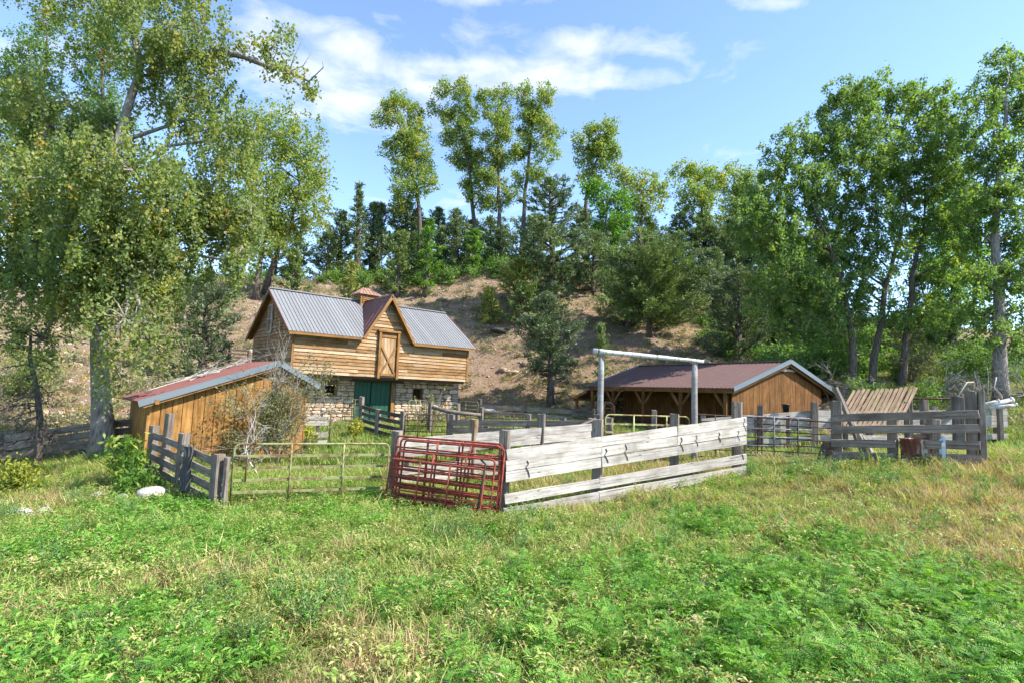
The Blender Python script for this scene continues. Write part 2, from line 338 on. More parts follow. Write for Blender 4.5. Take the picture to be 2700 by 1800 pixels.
def plank(name, p0, p1, w, t, mat, parent=None, up=(0, 0, 1), jag=.004, n=4, bow=0.0, ends=0.01, cham=0.0):
    """board from p0 to p1 (centre line), w along `up`, t across; local X runs along the grain"""
    m, L = frame(p0, p1, up)
    vs, fs = [], []
    if cham:
        c = cham; sec = [(-t/2+c, -w/2), (t/2-c, -w/2), (t/2, -w/2+c), (t/2, w/2-c), (t/2-c, w/2), (-t/2+c, w/2), (-t/2, w/2-c), (-t/2, -w/2+c)]
    else: sec = [(-t/2, -w/2), (t/2, -w/2), (t/2, w/2), (-t/2, w/2)]
    k = len(sec)
    for i in range(n):
        f = i/(n-1); b = bow*math.sin(math.pi*f)
        for (y, z) in sec:
            x = L*f + (random.uniform(-ends, ends) if i in (0, n-1) else 0)
            vs.append((x, y+random.uniform(-jag, jag)*.5, z+b+random.uniform(-jag, jag)))
    for i in range(n-1):
        for j in range(k):
            a, b_ = i*k+j, i*k+(j+1) % k
            fs.append((a, b_, b_+k, a+k))
    fs.append(tuple(range(k-1, -1, -1))); fs.append(tuple((n-1)*k+j for j in range(k)))
    o = link(name, pyd(name, vs, fs, mat), None, parent)
    o.matrix_basis = m
    return o
def tubemesh(paths, seg=6):
    """paths: list of (points, radii)"""
    V, F = [], []
    for pts, rad in paths:
        pts = [Vector(p) for p in pts]; n = len(pts)
        if n < 2: continue
        tng = [(pts[min(i+1, n-1)]-pts[max(i-1, 0)]).normalized() for i in range(n)]
        a = Vector((0, 0, 1)) if abs(tng[0].z) < .9 else Vector((1, 0, 0))
        u = (a - tng[0]*a.dot(tng[0])).normalized(); base = len(V)
        for i in range(n):
            u = (u - tng[i]*u.dot(tng[i])).normalized(); w = tng[i].cross(u)
            r = rad[i] if hasattr(rad, '__len__') else rad
            for j in range(seg):
                an = 2*math.pi*j/seg
                V.append(pts[i] + (u*math.cos(an)+w*math.sin(an))*r)
        for i in range(n-1):
            for j in range(seg):
                p, q = base+i*seg+j, base+i*seg+(j+1) % seg
                F.append((p, q, q+seg, p+seg))
        F.append(tuple(base+j for j in range(seg-1, -1, -1))); F.append(tuple(base+(n-1)*seg+j for j in range(seg)))
    return V, F
def tube(name, pts, rad, mat, parent=None, seg=8, origin=None):
    pts = [Vector(p) for p in pts]; o0 = Vector(origin) if origin is not None else pts[0].copy()
    V, F = tubemesh([([p-o0 for p in pts], rad)], seg)
    return link(name, pyd(name, V, F, mat, True), None, parent, o0)
def prism(name, poly, n0, n1, mapf, mat, parent=None):
    """extrude 2-D polygon between offsets n0 and n1; mapf(a, b, n) -> xyz"""
    k = len(poly)
    vs = [mapf(a, b, n0) for a, b in poly]+[mapf(a, b, n1) for a, b in poly]
    c = sum((Vector(v) for v in vs), Vector())/len(vs)
    vs = [Vector(v)-c for v in vs]
    fs = [tuple(range(k-1, -1, -1)), tuple(range(k, 2*k))]+[(j, (j+1) % k, k+(j+1) % k, k+j) for j in range(k)]
    return link(name, pyd(name, vs, fs, mat), None, parent, c)
def post(name, x, y, top, s, mat, parent, base=None, lean=(0, 0), z0=None, sy=None):
    b = (gz(x, y) if base is None else base) - .15
    L = parent.location if parent else Vector()
    return plank(name, Vector((x, y, b))-L, Vector((x+lean[0], y+lean[1], top))-L, s, sy or s, mat, parent, up=(random.uniform(-.2, .2)+.3, 1, 0), jag=.012, n=5, ends=.02, cham=s*.12)
def rail(name, a, b, w, t, mat, parent, **k):
    L = parent.location
    return plank(name, Vector(a)-L, Vector(b)-L, w, t, mat, parent, **k)
def leafmesh(name, C, D, size, width, tint, mat, bend=.25):
    """one diamond leaf per row of C; D axis direction"""
    n = len(C)
    D = D/np.maximum(np.linalg.norm(D, axis=1, keepdims=True), 1e-6)
    A = RNG.normal(size=(n, 3)); S = np.cross(D, A); S /= np.maximum(np.linalg.norm(S, axis=1, keepdims=True), 1e-6)
    Nn = np.cross(D, S)
    size = np.broadcast_to(size, n)[:, None]; width = np.broadcast_to(width, n)[:, None]
    v = np.empty((n, 4, 3), np.float32)
    v[:, 0] = C - D*size*.5
    v[:, 1] = C + S*width*.5 + Nn*size*bend*.5 - D*size*.08
    v[:, 2] = C + D*size*.5
    v[:, 3] = C - S*width*.5 + Nn*size*bend*.5 - D*size*.08
    me = bpy.data.meshes.new(name)
    me.vertices.add(n*4); me.vertices.foreach_set('co', v.ravel())
    me.loops.add(n*4); me.loops.foreach_set('vertex_index', np.arange(n*4, dtype=np.int32))
    me.polygons.add(n); me.polygons.foreach_set('loop_start', np.arange(0, n*4, 4, dtype=np.int32))
    me.update(calc_edges=True)
    at = me.attributes.new('tint', 'FLOAT', 'POINT'); at.data.foreach_set('value', np.repeat(np.clip(tint, 0, 1), 4).astype(np.float32))
    me.materials.append(M[mat])
    return me
# ---------------------------------------------------------------- ground sheet
def axis(lo, hi, step, far, grow=1.22):
    a = list(np.arange(lo, hi+1e-6, step)); s = step
    while a[-1] < far: s *= grow; a.append(a[-1]+s)
    s = step
    while a[0] > -far: s *= grow; a.insert(0, a[0]-s)
    return np.array(a)
gx, gy = axis(-30, 34, .45, 1500), axis(2, 64, .45, 1500)
GX, GY = np.meshgrid(gx, gy)
GZ = ground(GX.ravel(), GY.ravel())
def slope(x, y):
    e = .8
    return np.hypot(ground(x+e, y)-ground(x-e, y), ground(x, y+e)-ground(x, y-e))/(2*e)
def sstep(a, b, v):
    t_ = np.clip((v-a)/(b-a), 0, 1); return t_*t_*(3-2*t_)
def hillmask(x, y):
    h = sstep(.10, .24, slope(x, y))*sstep(19, 24, y)
    h = np.maximum(h, sstep(-11.5, -13, x)*sstep(17.6, 18.6, y+.12*(x+13))*.95)
    return np.clip(h*(1-.75*sstep(16, 20, x)*sstep(42, 34, y)), 0, 1)
# dry patches (x, y, radius, amount)
DRY = [(11, 12.5, 2.6, .9), (9, 15.5, 2.2, .6), (8, 9.5, 2.0, .85), (9.5, 11, 2.2, .9), (-2.6, 9, .8, .7), (-4.1, 7.4, .6, .8), (-1.7, 6, .55, .7), (-1.1, 5.2, .5, .9), (-.6, 5.6, .35, .7),
       (6.5, 12.4, 2.2, .55), (3, 13.2, 2.0, .4), (4.5, 16.5, 2.4, .7), (1.5, 14.6, 1.4, .6), (13.5, 14, 3, .6), (7.2, 8, 1.0, .7), (-.9, 8.1, .45, .5), (1.2, 8.6, .5, .6), (4.2, 8.9, .6, .6), (-10.5, 13, 1.4, .45), (6, 10.2, .9, .75), (2.6, 10.4, .5, .6), (-5.2, 6.2, .5, .6), (-3.2, 7.6, .5, .6), (.3, 6.5, .35, .6), (-.2, 9.2, .6, .5), (-1.6, 4.4, .5, .7), (1.9, 9.6, .5, .5), (-6, 8.2, .5, .5), (3.6, 5.6, .3, .6), (5.9, 8.4, .5, .7)]
def dryness(x, y):
    d = np.zeros(len(x))
    for a, b, r, k in DRY: d = np.maximum(d, k*np.exp(-((x-a)**2+(y-b)**2)/(r*r)))
    return np.clip(d + .13*_bump(x*.8, y*.8), 0, 1)
me = bpy.data.meshes.new('ground')
nx, ny = len(gx), len(gy)
idx = np.arange(nx*ny).reshape(ny, nx)
quads = np.stack([idx[:-1, :-1], idx[:-1, 1:], idx[1:, 1:], idx[1:, :-1]], -1).reshape(-1, 4)
me.vertices.add(nx*ny); me.vertices.foreach_set('co', np.stack([GX.ravel(), GY.ravel(), GZ], 1).astype(np.float32).ravel())
me.loops.add(quads.size); me.loops.foreach_set('vertex_index', quads.astype(np.int32).ravel())
me.polygons.add(len(quads)); me.polygons.foreach_set('loop_start', np.arange(0, quads.size, 4, dtype=np.int32))
me.update(calc_edges=True); me.shade_smooth(); me.materials.append(M['ground'])
for nm, val in (('hill', hillmask(GX.ravel(), GY.ravel())), ('dry', dryness(GX.ravel(), GY.ravel()))):
    a_ = me.attributes.new(nm, 'FLOAT', 'POINT'); a_.data.foreach_set('value', val.astype(np.float32))
g_ = link('ground', me); g_['kind'] = 'structure'; g_['label'] = 'grassy pasture rising to a dry brown hillside'

# ---------------------------------------------------------------- stone and timber barn
BX, BY, BT = -11.116, 28.0, .699
BL, BW, ZB, ZE, ZR = 10.9, 6.8, 2.92, 4.97, 7.55
OS, OE, UC, HW, ZD, SETB = .36, .43, 5.21, 1.56, 7.50, 1.2
VM = BW/2
barn = thing('stone_barn', 'two-storey barn of golden boards over a rubble stone wall with grey metal roof', 'barn', (BX, BY, 0), BT)
fr = lambda a, b, n: (a, -n, b)              # front wall plane: a along, b up, n outwards
lf = lambda a, b, n: (-n, a, b)              # left gable plane
def siding(row_z, u0b, u1b, u0t, u1t, h, mapf, parent, mat='siding_wood', base=0.0):
    """lapped board between two heights, thicker at its foot; broken into lengths"""
    span = max(u1b, u1t)-min(u0b, u0t)
    cuts = [0.0]
    while (1-cuts[-1])*span > 4.6: cuts.append(cuts[-1]+random.uniform(2.2, 4.2)/span)
    cuts.append(1.0)
    for f0, f1 in zip(cuts[:-1], cuts[1:]):
        q = lambda f, a, b: a+(b-a)*f
        g = .004/span
        a0, a1 = q(f0+g, u0b, u1b), q(f1-g, u0b, u1b); b0, b1 = q(f0+g, u0t, u1t), q(f1-g, u0t, u1t)
        dj = random.uniform(-.006, .008); zj = random.uniform(-.006, .006)
        z0, z1 = row_z+zj, row_z+h+.012
        mid = lambda s0, s1: (s0+s1)/2
        vs = [mapf(a0, z0, base), mapf(a1, z0, base), mapf(b1, z1, base), mapf(b0, z1, base),
              mapf(a0, z0, base+.062+dj), mapf(a1, z0, base+.062+dj+random.uniform(-.004, .004)), mapf(b1, z1, base+.014), mapf(b0, z1, base+.014),
              mapf(mid(a0, a1), z0+random.uniform(-.012, .008), base+.062+dj), mapf(mid(a0, a1), z0, base)]
        c = sum((Vector(v) for v in vs[:8]), Vector())/8
        vs = [Vector(v)-c for v in vs]
        fs = [(4, 8, 7), (8, 6, 7), (8, 5, 6), (0, 9, 8, 4), (9, 1, 5, 8), (1, 2, 6, 5), (2, 3, 7, 6), (3, 0, 4, 7), (0, 3, 2, 1, 9)]
        o = link('plank', pyd('plank', vs, fs, mat), None, parent, c)
        if mapf is lf:   # rotate local axes so that the grain runs along the wall
            for v in o.data.vertices: v.co = (v.co.y, -v.co.x, v.co.z)
            o.rotation_euler = (0, 0, math.pi/2)
pitch = .186
SL = (ZR-ZE)/(VM+OE)
z = ZB
while z < ZD-.25:
    zt = z+pitch
    def ext(zz):
        if zz < ZE+.16: return 0.0, BL
        w = HW*(ZD-.10-zz)/(ZD-ZE); return UC-max(w, .02), UC+max(w, .02)
    a0, a1 = ext(z); b0, b1 = ext(zt)
    if a1-a0 > 5 and b1-b0 < 5: b0, b1 = a0, a1; 
    siding(z, a0, a1, b0, b1, pitch, fr, barn); z = zt
z = ZB
while z < ZR-.35:
    zt = z+pitch
    def extg(zz):
        w = BW/2 if zz < ZE+.2 else min(BW/2, (ZR-.12-zz)/SL); return VM-max(w, .02), VM+max(w, .02)
    a0, a1 = extg(z); b0, b1 = extg(zt)
    siding(z, a0, a1, b0, b1, pitch, lf, barn); z = zt
# inner body of the upper floor (rear and far walls), stone ground floor behind the rubble face
core = [(0.0, ZB+.02), (BW-.02, ZB+.02), (BW-.02, ZE+.18), (VM, ZR-.16), (0.0, ZE+.18)]
prism('wall', core, -.02, -(BL-.02), lf, 'siding_wood', barn)
prism('wall', [(UC-HW+.08, ZE), (UC+HW-.08, ZE), (UC, ZD-.2)], -.005, -1.6, fr, 'siding_wood', barn)
plank('floor_joist', (.05, .30, ZB-.06), (BL-.05, .30, ZB-.06), .16, .2, 'dark_wood', barn)
plank('floor_deck', (.02, SETB/2+.02, ZB+.0), (BL-.02, SETB/2+.02, ZB+.0), .04, SETB, 'trim_wood', barn)
prism('wall', [(.35, -.4), (BL+.25, -.4), (BL+.25, ZB-.03), (.35, ZB-.03)], -(SETB+.42), -BW, fr, 'mortar', barn)
for (ua, ub, za, zb) in ((.35, 4.05, -.4, ZB-.03), (6.55, BL+.25, -.4, ZB-.03), (4.05, 6.55, 2.66, ZB-.03)):
    # mortar bed split round the openings
    holes = [h for h in ((2.34, 2.97, 1.83, 2.46), (7.83, 8.46, 1.71, 2.40)) if ua < h[0] < ub]
    if not holes: prism('mortar_bed', [(ua, za), (ub, za), (ub, zb), (ua, zb)], -(SETB+.012), -(SETB+.13), fr, 'mortar', barn)
    for h0, h1, hz0, hz1 in holes:
        for a, b, c0, c1 in ((ua, h0, za, zb), (h1, ub, za, zb), (h0, h1, za, hz0), (h0, h1, hz1, zb)):
            prism('mortar_bed', [(a, c0), (b, c0), (b, c1), (a, c1)], -(SETB+.012), -(SETB+.4), fr, 'mortar', barn)
def stone(u0, u1, z0, z1, parent):
    w, h = u1-u0, z1-z0; cu, cz = (u0+u1)/2, (z0+z1)/2
    g = .007; j = min(w, h)*.15
    pts = []
    for (a, b) in ((-1, -1), (0, -1), (1, -1), (1, 0), (1, 1), (0, 1), (-1, 1), (-1, 0)):
        cr = .80 if a and b else 1.0
        cr += random.uniform(-.10, .06) if a and b else random.uniform(-.05, .03)
        pts.append((a*(w/2-g)*min(cr, 1.0)+random.uniform(-j, j)*.25, b*(h/2-g)*min(cr, 1.0)+random.uniform(-j, j)*.25))
    out = random.uniform(.02, .065); tl, tr = random.uniform(-.018, .018), random.uniform(-.02, .02)
    vs = [(x, .10, zz) for x, zz in pts]+[(x, -out*.45, zz) for x, zz in pts]
    vs += [(x*.80+random.uniform(-.01, .01), -out+tl*a_/w+tr*zz_/h, zz*.76+random.uniform(-.01, .01)) for (x, zz), (a_, zz_) in zip(pts, pts)]
    fs = []
    for k in range(8):
        n_ = (k+1) % 8
        fs.append((k, n_, 8+n_, 8+k)); fs.append((8+k, 8+n_, 16+n_, 16+k))
    fs.append(tuple(range(16, 24)))
    o = link('stone', pyd('stone', vs, fs, 'stone'), None, parent, (cu, SETB, cz))
    return o
ns = 0
z = .0
while z < ZB-.06:
    h = random.choice((.15, .19, .22, .26, .30, .24)); 
    if z+h > ZB-.16: h = ZB-.04-z
    u = 1.0 + random.uniform(0, .2)
    while u < BL+.26:
        w = min(max(.17, random.gauss(.42, .15))*(1.25 if h > .24 else 1), .8)
        u1 = min(u+w, BL+.28)
        if BL+.28-u1 < .16: u1 = BL+.28
        zm = z+h/2; skip = False
        for (o0, o1, oz0, oz1) in ((4.03, 6.60, -1, 2.66), (2.30, 3.01, 1.80, 2.49), (7.79, 8.50, 1.68, 2.43)):
            if oz0-.06 < zm < oz1+.06:
                if u >= o0-.02 and u < o1: u = o1; skip = True
                elif u < o0 < u1: u1 = o0
        if skip: continue
        if u1-u > .07:
            if h > .25 and random.random() < .25 and u1-u > .25:
                stone(u, u1, z, z+h*.5, barn); stone(u, u1, z+h*.5, z+h, barn); ns += 2
            else: stone(u, u1, z, z+h, barn); ns += 1
        u = u1
    z += h
# doors, lintel, jamb, windows
plank('lintel', (3.78, SETB-.06, 2.76), (7.02, SETB-.06, 2.72), .17, .24, 'dark_wood', barn, jag=.01)
for a, b in ((4.10, 5.04), (5.10, 6.28)):
    d = prism('door', [(a, .15), (b, .15), (b, 2.64), (a, 2.64)], -(SETB+.10), -(SETB+.16), fr, 'green_paint', barn)
    nb = 4
    for k in range(nb):
        x0, x1 = a+(b-a)*k/nb+.008, a+(b-a)*(k+1)/nb-.008
        pb = prism('door_board', [(x0, .16), (x1, .16), (x1, 2.63), (x0, 2.63)], -(SETB+.075+random.uniform(0, .006)), -(SETB+.10), fr, 'green_paint', None)
        pb.parent = d; pb.location = Vector(pb.location)-Vector(d.location)
    hd = plank('door_handle', Vector((b-.12 if a < 4.5 else a+.12, SETB+.05, 1.15))-d.location, Vector((b-.12 if a < 4.5 else a+.12, SETB+.05, 1.4))-d.location, .03, .03, 'iron', d)
plank('door_jamb', (6.42, SETB-.01, .1), (6.42, SETB-.01, 2.64), .2, .14, 'trim_wood', barn, up=(1, 0, 0))
tube('door_latch', [(6.42, SETB-.12, 1.75), (6.43, SETB-.13, 2.1), (6.42, SETB-.12, 2.5)], .035, 'log_wood', barn)
for (a, b, c0, c1) in ((2.34, 2.97, 1.83, 2.46), (7.83, 8.46, 1.71, 2.40)):
    w = prism('window', [(a-.02, c0-.02), (b+.02, c0-.02), (b+.02, c1+.02), (a-.02, c1+.02)], -(SETB+.30), -(SETB+.33), fr, 'dark_inside', barn)
    for (p, q, ww) in (((a, c0), (a, c1), 0), ((b, c0), (b, c1), 0), ((a-.04, c0), (b+.04, c0), 1), ((a-.04, c1), (b+.04, c1), 1)):
        k = plank('window_frame', Vector((p[0], SETB+.16, p[1]))-w.location, Vector((q[0], SETB+.16, q[1]))-w.location, .09 if ww else .2, .2 if ww else .06, 'trim_wood', w, up=(0, 0, 1) if ww else (0, 1, 0))
    k = prism('pane', [(a, c0), (b, c0), (b, c1), (a, c1)], -(SETB+.26), -(SETB+.27), fr, 'dark_inside', None); k.parent = w; k.location = Vector(k.location)-w.location
# hay door with its posts and cross brace
hay = prism('hay_door', [(4.86, 3.02), (5.80, 3.02), (5.80, 5.30), (4.86, 5.30)], .066, .086, fr, 'siding_wood', barn)
HO = Vector(hay.location)
for k in range(5):
    a = 4.87+k*.186
    pb = plank('door_board', Vector((a+.09, -.094, 3.04))-HO, Vector((a+.09, -.094, 5.28))-HO, .175, .02, 'siding_wood', hay, up=(1, 0, 0))
for p, q in (((4.90, 3.12), (5.76, 4.62)), ((5.76, 3.12), (4.90, 4.62))):
    plank('brace', Vector((p[0], -.124-.02*(p[0] > 5), p[1]))-HO, Vector((q[0], -.124-.02*(p[0] > 5), q[1]))-HO, .10, .035, 'trim_wood', hay, up=(1, 0, 0))
for zz in (3.08, 5.22): plank('brace', Vector((4.88, -.127, zz))-HO, Vector((5.78, -.127, zz))-HO, .13, .04, 'trim_wood', hay)
for a in (4.75, 5.90): plank('post', (a, -.13, 2.86), (a, -.13, 5.46), .15, .16, 'trim_wood', barn, up=(1, 0, 0), cham=.012)
plank('header', (4.62, -.13, 5.50), (6.04, -.13, 5.50), .10, .22, 'trim_wood', barn)
lamp = prism('lamp', [(5.28, 6.72), (5.42, 6.72), (5.42, 6.86), (5.28, 6.86)], .05, .09, fr, 'lamp_grey', barn)
for dx in (-.08, .08): tube('lamp_head', [Vector((5.35+dx*.4, -.10, 6.78))-Vector(lamp.location), Vector((5.35+dx*1.6, -.22, 6.72))-Vector(lamp.location)], [.03, .06], 'lamp_grey', lamp, 8)
for u_, z_ in ((2.27, 4.80), (3.5, 4.66), (3.45, 4.28), (6.95, 4.45)): tube('knob', [(u_, -.04, z_), (u_, -.075, z_)], .03, 'iron', barn, 8)
# gable window
gwn = prism('window', [(3.36, 5.18), (4.0, 5.18), (4.0, 6.65), (3.36, 6.65)], .055, .075, lf, 'dark_inside', barn)
for a, b, c0, c1, mt in ((3.30, 3.42, 5.1, 6.72, 'bleached_wood'), (3.94, 4.06, 5.1, 6.72, 'bleached_wood'), (3.42, 3.94, 5.10, 5.22, 'bleached_wood'), (3.42, 3.94, 6.62, 6.72, 'bleached_wood'), (3.42, 3.94, 5.88, 5.94, 'bleached_wood')):
    k = prism('window_frame', [(a, c0), (b, c0), (b, c1), (a, c1)], .06, .115, lf, mt, None); k.parent = gwn; k.location = Vector(k.location)-gwn.location
k = prism('pane', [(3.42, 5.22), (3.94, 5.22), (3.94, 6.62), (3.42, 6.62)], .078, .084, lf, 'slat_wood', None); k.parent = gwn; k.location = Vector(k.location)-gwn.location
# roof sheets: a parameter t runs eave (0) to ridge (1)
def roofmap(side):
    dv, dz = VM+OE, ZR-ZE; ln = math.hypot(dv, dz); nv, nz = -dz/ln, dv/ln
    def f(u, t_, n):
        v_, z_ = -OE+t_*dv+nv*n, ZE+t_*dz+nz*n
        return (u, v_ if side == 0 else BW-v_, z_)
    return f
def sheet(name, poly, mapf, mat, parent, th=.03, ribs=(), rib_h=.022, rib_w=.016, ribmat=None):
    o = prism(name, poly, 0, th, mapf, mat, parent)
    c = Vector(o.location)
    for (p, q) in ribs:
        (a0, b0), (a1, b1) = p, q
        du = rib_w if abs(a1-a0) < abs(b1-b0) else 0
        V = []
        for n in (th, th+rib_h):
            for (a, b) in ((a0, b0), (a0+rib_w, b0), (a1+rib_w, b1), (a1, b1)): V.append(Vector(mapf(a, b, n))-c)
        r_ = link('seam', pyd('seam', V, [(0, 3, 2, 1), (4, 5, 6, 7), (0, 1, 5, 4), (1, 2, 6, 5), (2, 3, 7, 6), (3, 0, 4, 7)], ribmat or mat), None, o)
    return o
mf = roofmap(0)
def tval(u): 
    w = abs(u-UC); return 0.0 if w >= HW else 1-w/HW
edges = list(np.linspace(-OS, UC-HW, 11))+list(np.linspace(UC-HW, UC, 5))[1:]+list(np.linspace(UC, UC+HW, 5))[1:]+list(np.linspace(UC+HW, BL+OS, 12))[1:]
for a, b in zip(edges[:-1], edges[1:]):
    ta, tb = tval(a), tval(b)
    mid_ = (a+b)/2; tm = tval(mid_)
    poly = [(a, ta), (b, tb), (b, 1), (a, 1)]
    if ta >= .999: poly = [(a, .999), (b, tb), (b, 1)]
    if tb >= .999: poly = [(a, ta), (b, .999), (a, 1)]
    rb = [((a-.017, ta), (a-.017, 1)), ((mid_-.017, tm), (mid_-.017, 1))] if tb < .999 or ta < .9 else []
    sheet('roof_panel', poly, mf, 'roof_grey', barn, ribs=rb, ribmat='roof_rib')
mb = roofmap(1)
for a, b in zip(np.linspace(-OS, BL+OS, 15)[:-1], np.linspace(-OS, BL+OS, 15)[1:]):
    sheet('roof_panel', [(a, 0), (b, 0), (b, 1), (a, 1)], mb, 'roof_grey', barn, ribs=[((a, 0), (a, 1))], ribmat='roof_rib')
def dormmap(s):
    dz = ZD-ZE; ln = math.hypot(HW, dz)
    return lambda v_, t_, n: (UC+s*(HW*(1-t_)+dz/ln*n), v_, ZE+dz*t_+HW/ln*n)
for s in (-1, 1):
    dm = dormmap(s); ed = np.linspace(-OE-.03, VM, 10)
    for a, b in zip(ed[:-1], ed[1:]):
        ta, tb = max(0, (a+OE)/(VM+OE)), (b+OE)/(VM+OE)
        poly = [(a, ta), (b, tb), (b, 1), (a, 1)] if tb < .99 else [(a, ta), (b, 1), (a, 1)]
        sheet('roof_panel', poly, dm, 'roof_red', barn, th=.028, ribs=[((a, ta), (a, 1))], ribmat='roof_red')
plank('ridge_cap', (-OS, VM, ZR+.05), (BL+OS, VM, ZR+.05), .06, .30, 'roof_grey', barn)
plank('ridge_cap', (UC, -OE-.05, ZD+.04), (UC, VM-.2, ZD+.04), .06, .14, 'roof_red', barn)
# wooden eaves, soffits and rake boards
for a, b in ((-OS+.02, UC-HW-.03), (UC+HW+.03, BL+OS-.02)):
    plank('fascia', (a, -OE+.02, ZE-.09), (b, -OE+.02, ZE-.06), .11, .04, 'trim_wood', barn)
    plank('soffit', (a, -OE/2, ZE-.02), (b, -OE/2, ZE+.02), .03, OE, 'trim_wood', barn)
nrm = 1/math.hypot(VM+OE, ZR-ZE)
for uu in (-OS+.02, BL+OS-.02):
    plank('rake_board', (uu, -OE, ZE-.10), (uu, VM, ZR-.11), .15, .045, 'trim_wood', barn)
    plank('rake_board', (uu, BW+OE, ZE-.10), (uu, VM, ZR-.11), .15, .045, 'trim_wood', barn)
    su = uu + (OS/2 if uu < 0 else -OS/2)
    plank('soffit', (su, -OE, ZE-.03), (su, VM, ZR-.05), .02, OS, 'trim_wood', barn)
    plank('soffit', (su, BW+OE, ZE-.03), (su, VM, ZR-.05), .02, OS, 'trim_wood', barn)
    plank('roof_edge', (uu-.04 if uu < 0 else uu+.04, -OE, ZE+.03), (uu-.04 if uu < 0 else uu+.04, VM, ZR+.04), .07, .03, 'roof_red', barn)
for s in (-1, 1):
    plank('rake_board', (UC+s*HW, -OE-.02, ZE-.03), (UC+s*.03, -OE-.02, ZD-.12), .15, .045, 'trim_wood', barn, up=(-s*.3, 0, 1))
    plank('soffit', (UC+s*(HW-.06), -OE/2, ZE-.02), (UC+s*.02, -OE/2, ZD-.09), .02, OE, 'trim_wood', barn, up=(s*1.6, 0, 1))
# corner boards
for u_ in (0.03, BL-.03): plank('corner_board', (u_, -.065, ZB), (u_, -.065, ZE+.1), .12, .03, 'trim_wood', barn, up=(1, 0, 0))
# cupola
cu = prism('cupola', [(4.85, 7.1), (5.95, 7.1), (5.95, 8.02), (4.85, 8.02)], -2.9, -3.95, fr, 'siding_wood', barn)
CO = Vector(cu.location)
for k in range(5):
    zz = 7.45+k*.105
    plank('louver', Vector((4.95, 2.88, zz))-CO, Vector((5.85, 2.88, zz))-CO, .07, .03, 'trim_wood', cu, up=(0, .6, 1))
    plank('louver', Vector((4.83, 3.0, zz))-CO, Vector((4.83, 3.85, zz))-CO, .07, .03, 'trim_wood', cu, up=(.6, 0, 1))
for a in (4.87, 5.93): plank('corner_board', Vector((a, 2.875, 7.2))-CO, Vector((a, 2.875, 8.0))-CO, .10, .03, 'trim_wood', cu, up=(1, 0, 0))
e, T0 = .17, 8.0
rv = [(4.85-e, 2.9-e, T0), (5.95+e, 2.9-e, T0), (5.95+e, 3.95+e, T0), (4.85-e, 3.95+e, T0), (5.2, 3.42, T0+.44), (5.6, 3.42, T0+.44),
      (4.85-e, 2.9-e, T0-.05), (5.95+e, 2.9-e, T0-.05), (5.95+e, 3.95+e, T0-.05), (4.85-e, 3.95+e, T0-.05)]
cr = link('cupola_roof', pyd('cupola_roof', [Vector(v)-CO for v in rv], [(0, 1, 5, 4), (1, 2, 5), (2, 3, 4, 5), (3, 0, 4), (0, 6, 7, 1), (1, 7, 8, 2), (2, 8, 9, 3), (3, 9, 6, 0), (6, 9, 8, 7)], 'roof_brown'), None, cu)
for k in range(1, 6):
    a = 4.85-e+(1.1+2*e)*k/6; top = min(max(a, 5.2), 5.6)
    plank('seam', (Vector((a, 2.9-e, T0+.02))-CO), (Vector((top, 3.42, T0+.46))-CO), .03, .03, 'roof_brown', cr)
    b = 2.9-e+(1.05+2*e)*k/6
    plank('seam', (Vector((4.85-e, b, T0+.02))-CO), (Vector((5.2, 3.42, T0+.46))-CO), .03, .03, 'roof_brown', cr)

# ---------------------------------------------------------------- open-fronted shed
SX, SY, ST = 4.48, 32.0, -1.023
SLN, SWD, SE, SR = 9.72, 8.23, 2.85, 4.24
shed = thing('pole_shed', 'low open-fronted brown board shed with maroon ribbed metal roof and grey edge trim', 'shed', (SX, SY, 0), ST)
SM = SWD/2
def sroof(side):
    ln = math.hypot(SM, SR-SE); nv, nz = -(SR-SE)/ln, SM/ln
    return lambda u, t_, n: (u, (t_*SM+nv*n) if side == 0 else SWD-(t_*SM+nv*n), SE+t_*(SR-SE)+nz*n)
for side in (0, 1):
    for k in range(11):
        a, b = SLN*k/11, SLN*(k+1)/11
        rb = [((a+(b-a)*j/4, 0), (a+(b-a)*j/4, 1)) for j in range(4)]
        sheet('roof_panel', [(a, 0), (b, 0), (b, 1), (a, 1)], sroof(side), 'roof_maroon', shed, th=.025, ribs=rb, rib_h=.03, rib_w=.05)
plank('ridge_cap', (0, SM, SR+.045), (SLN, SM, SR+.045), .04, .34, 'roof_maroon', shed)
plank('fascia', (0.02, .06, SE-.10), (SLN-.02, .06, SE-.10), .19, .07, 'shed_wood', shed)
plank('fascia', (0.02, SWD-.06, SE-.10), (SLN-.02, SWD-.06, SE-.10), .19, .07, 'shed_wood', shed)
for uu in (SLN+.01, -.01):
    plank('roof_trim', (uu, -.03, SE-.02), (uu, SM, SR+.03), .20, .04, 'galvanised', shed, jag=.002)
    plank('roof_trim', (uu, SWD+.03, SE-.02), (uu, SM, SR+.03), .20, .04, 'galvanised', shed, jag=.002)
    ui = uu-.10 if uu > 1 else uu+.10
    plank('rafter', (ui, 0, SE-.16), (ui, SM, SR-.14), .14, .05, 'shed_wood', shed)
    plank('rafter', (ui, SWD, SE-.16), (ui, SM, SR-.14), .14, .05, 'shed_wood', shed)
for k in range(1, 8):
    u_ = SLN*k/8
    plank('rafter', (u_, .1, SE-.14), (u_, SM, SR-.12), .15, .05, 'shed_wood', shed)
    plank('rafter', (u_, SWD-.1, SE-.14), (u_, SM, SR-.12), .15, .05, 'shed_wood', shed)
smap_g = lambda a, b, n: (SLN-.32+n, a, b)
v0 = .25
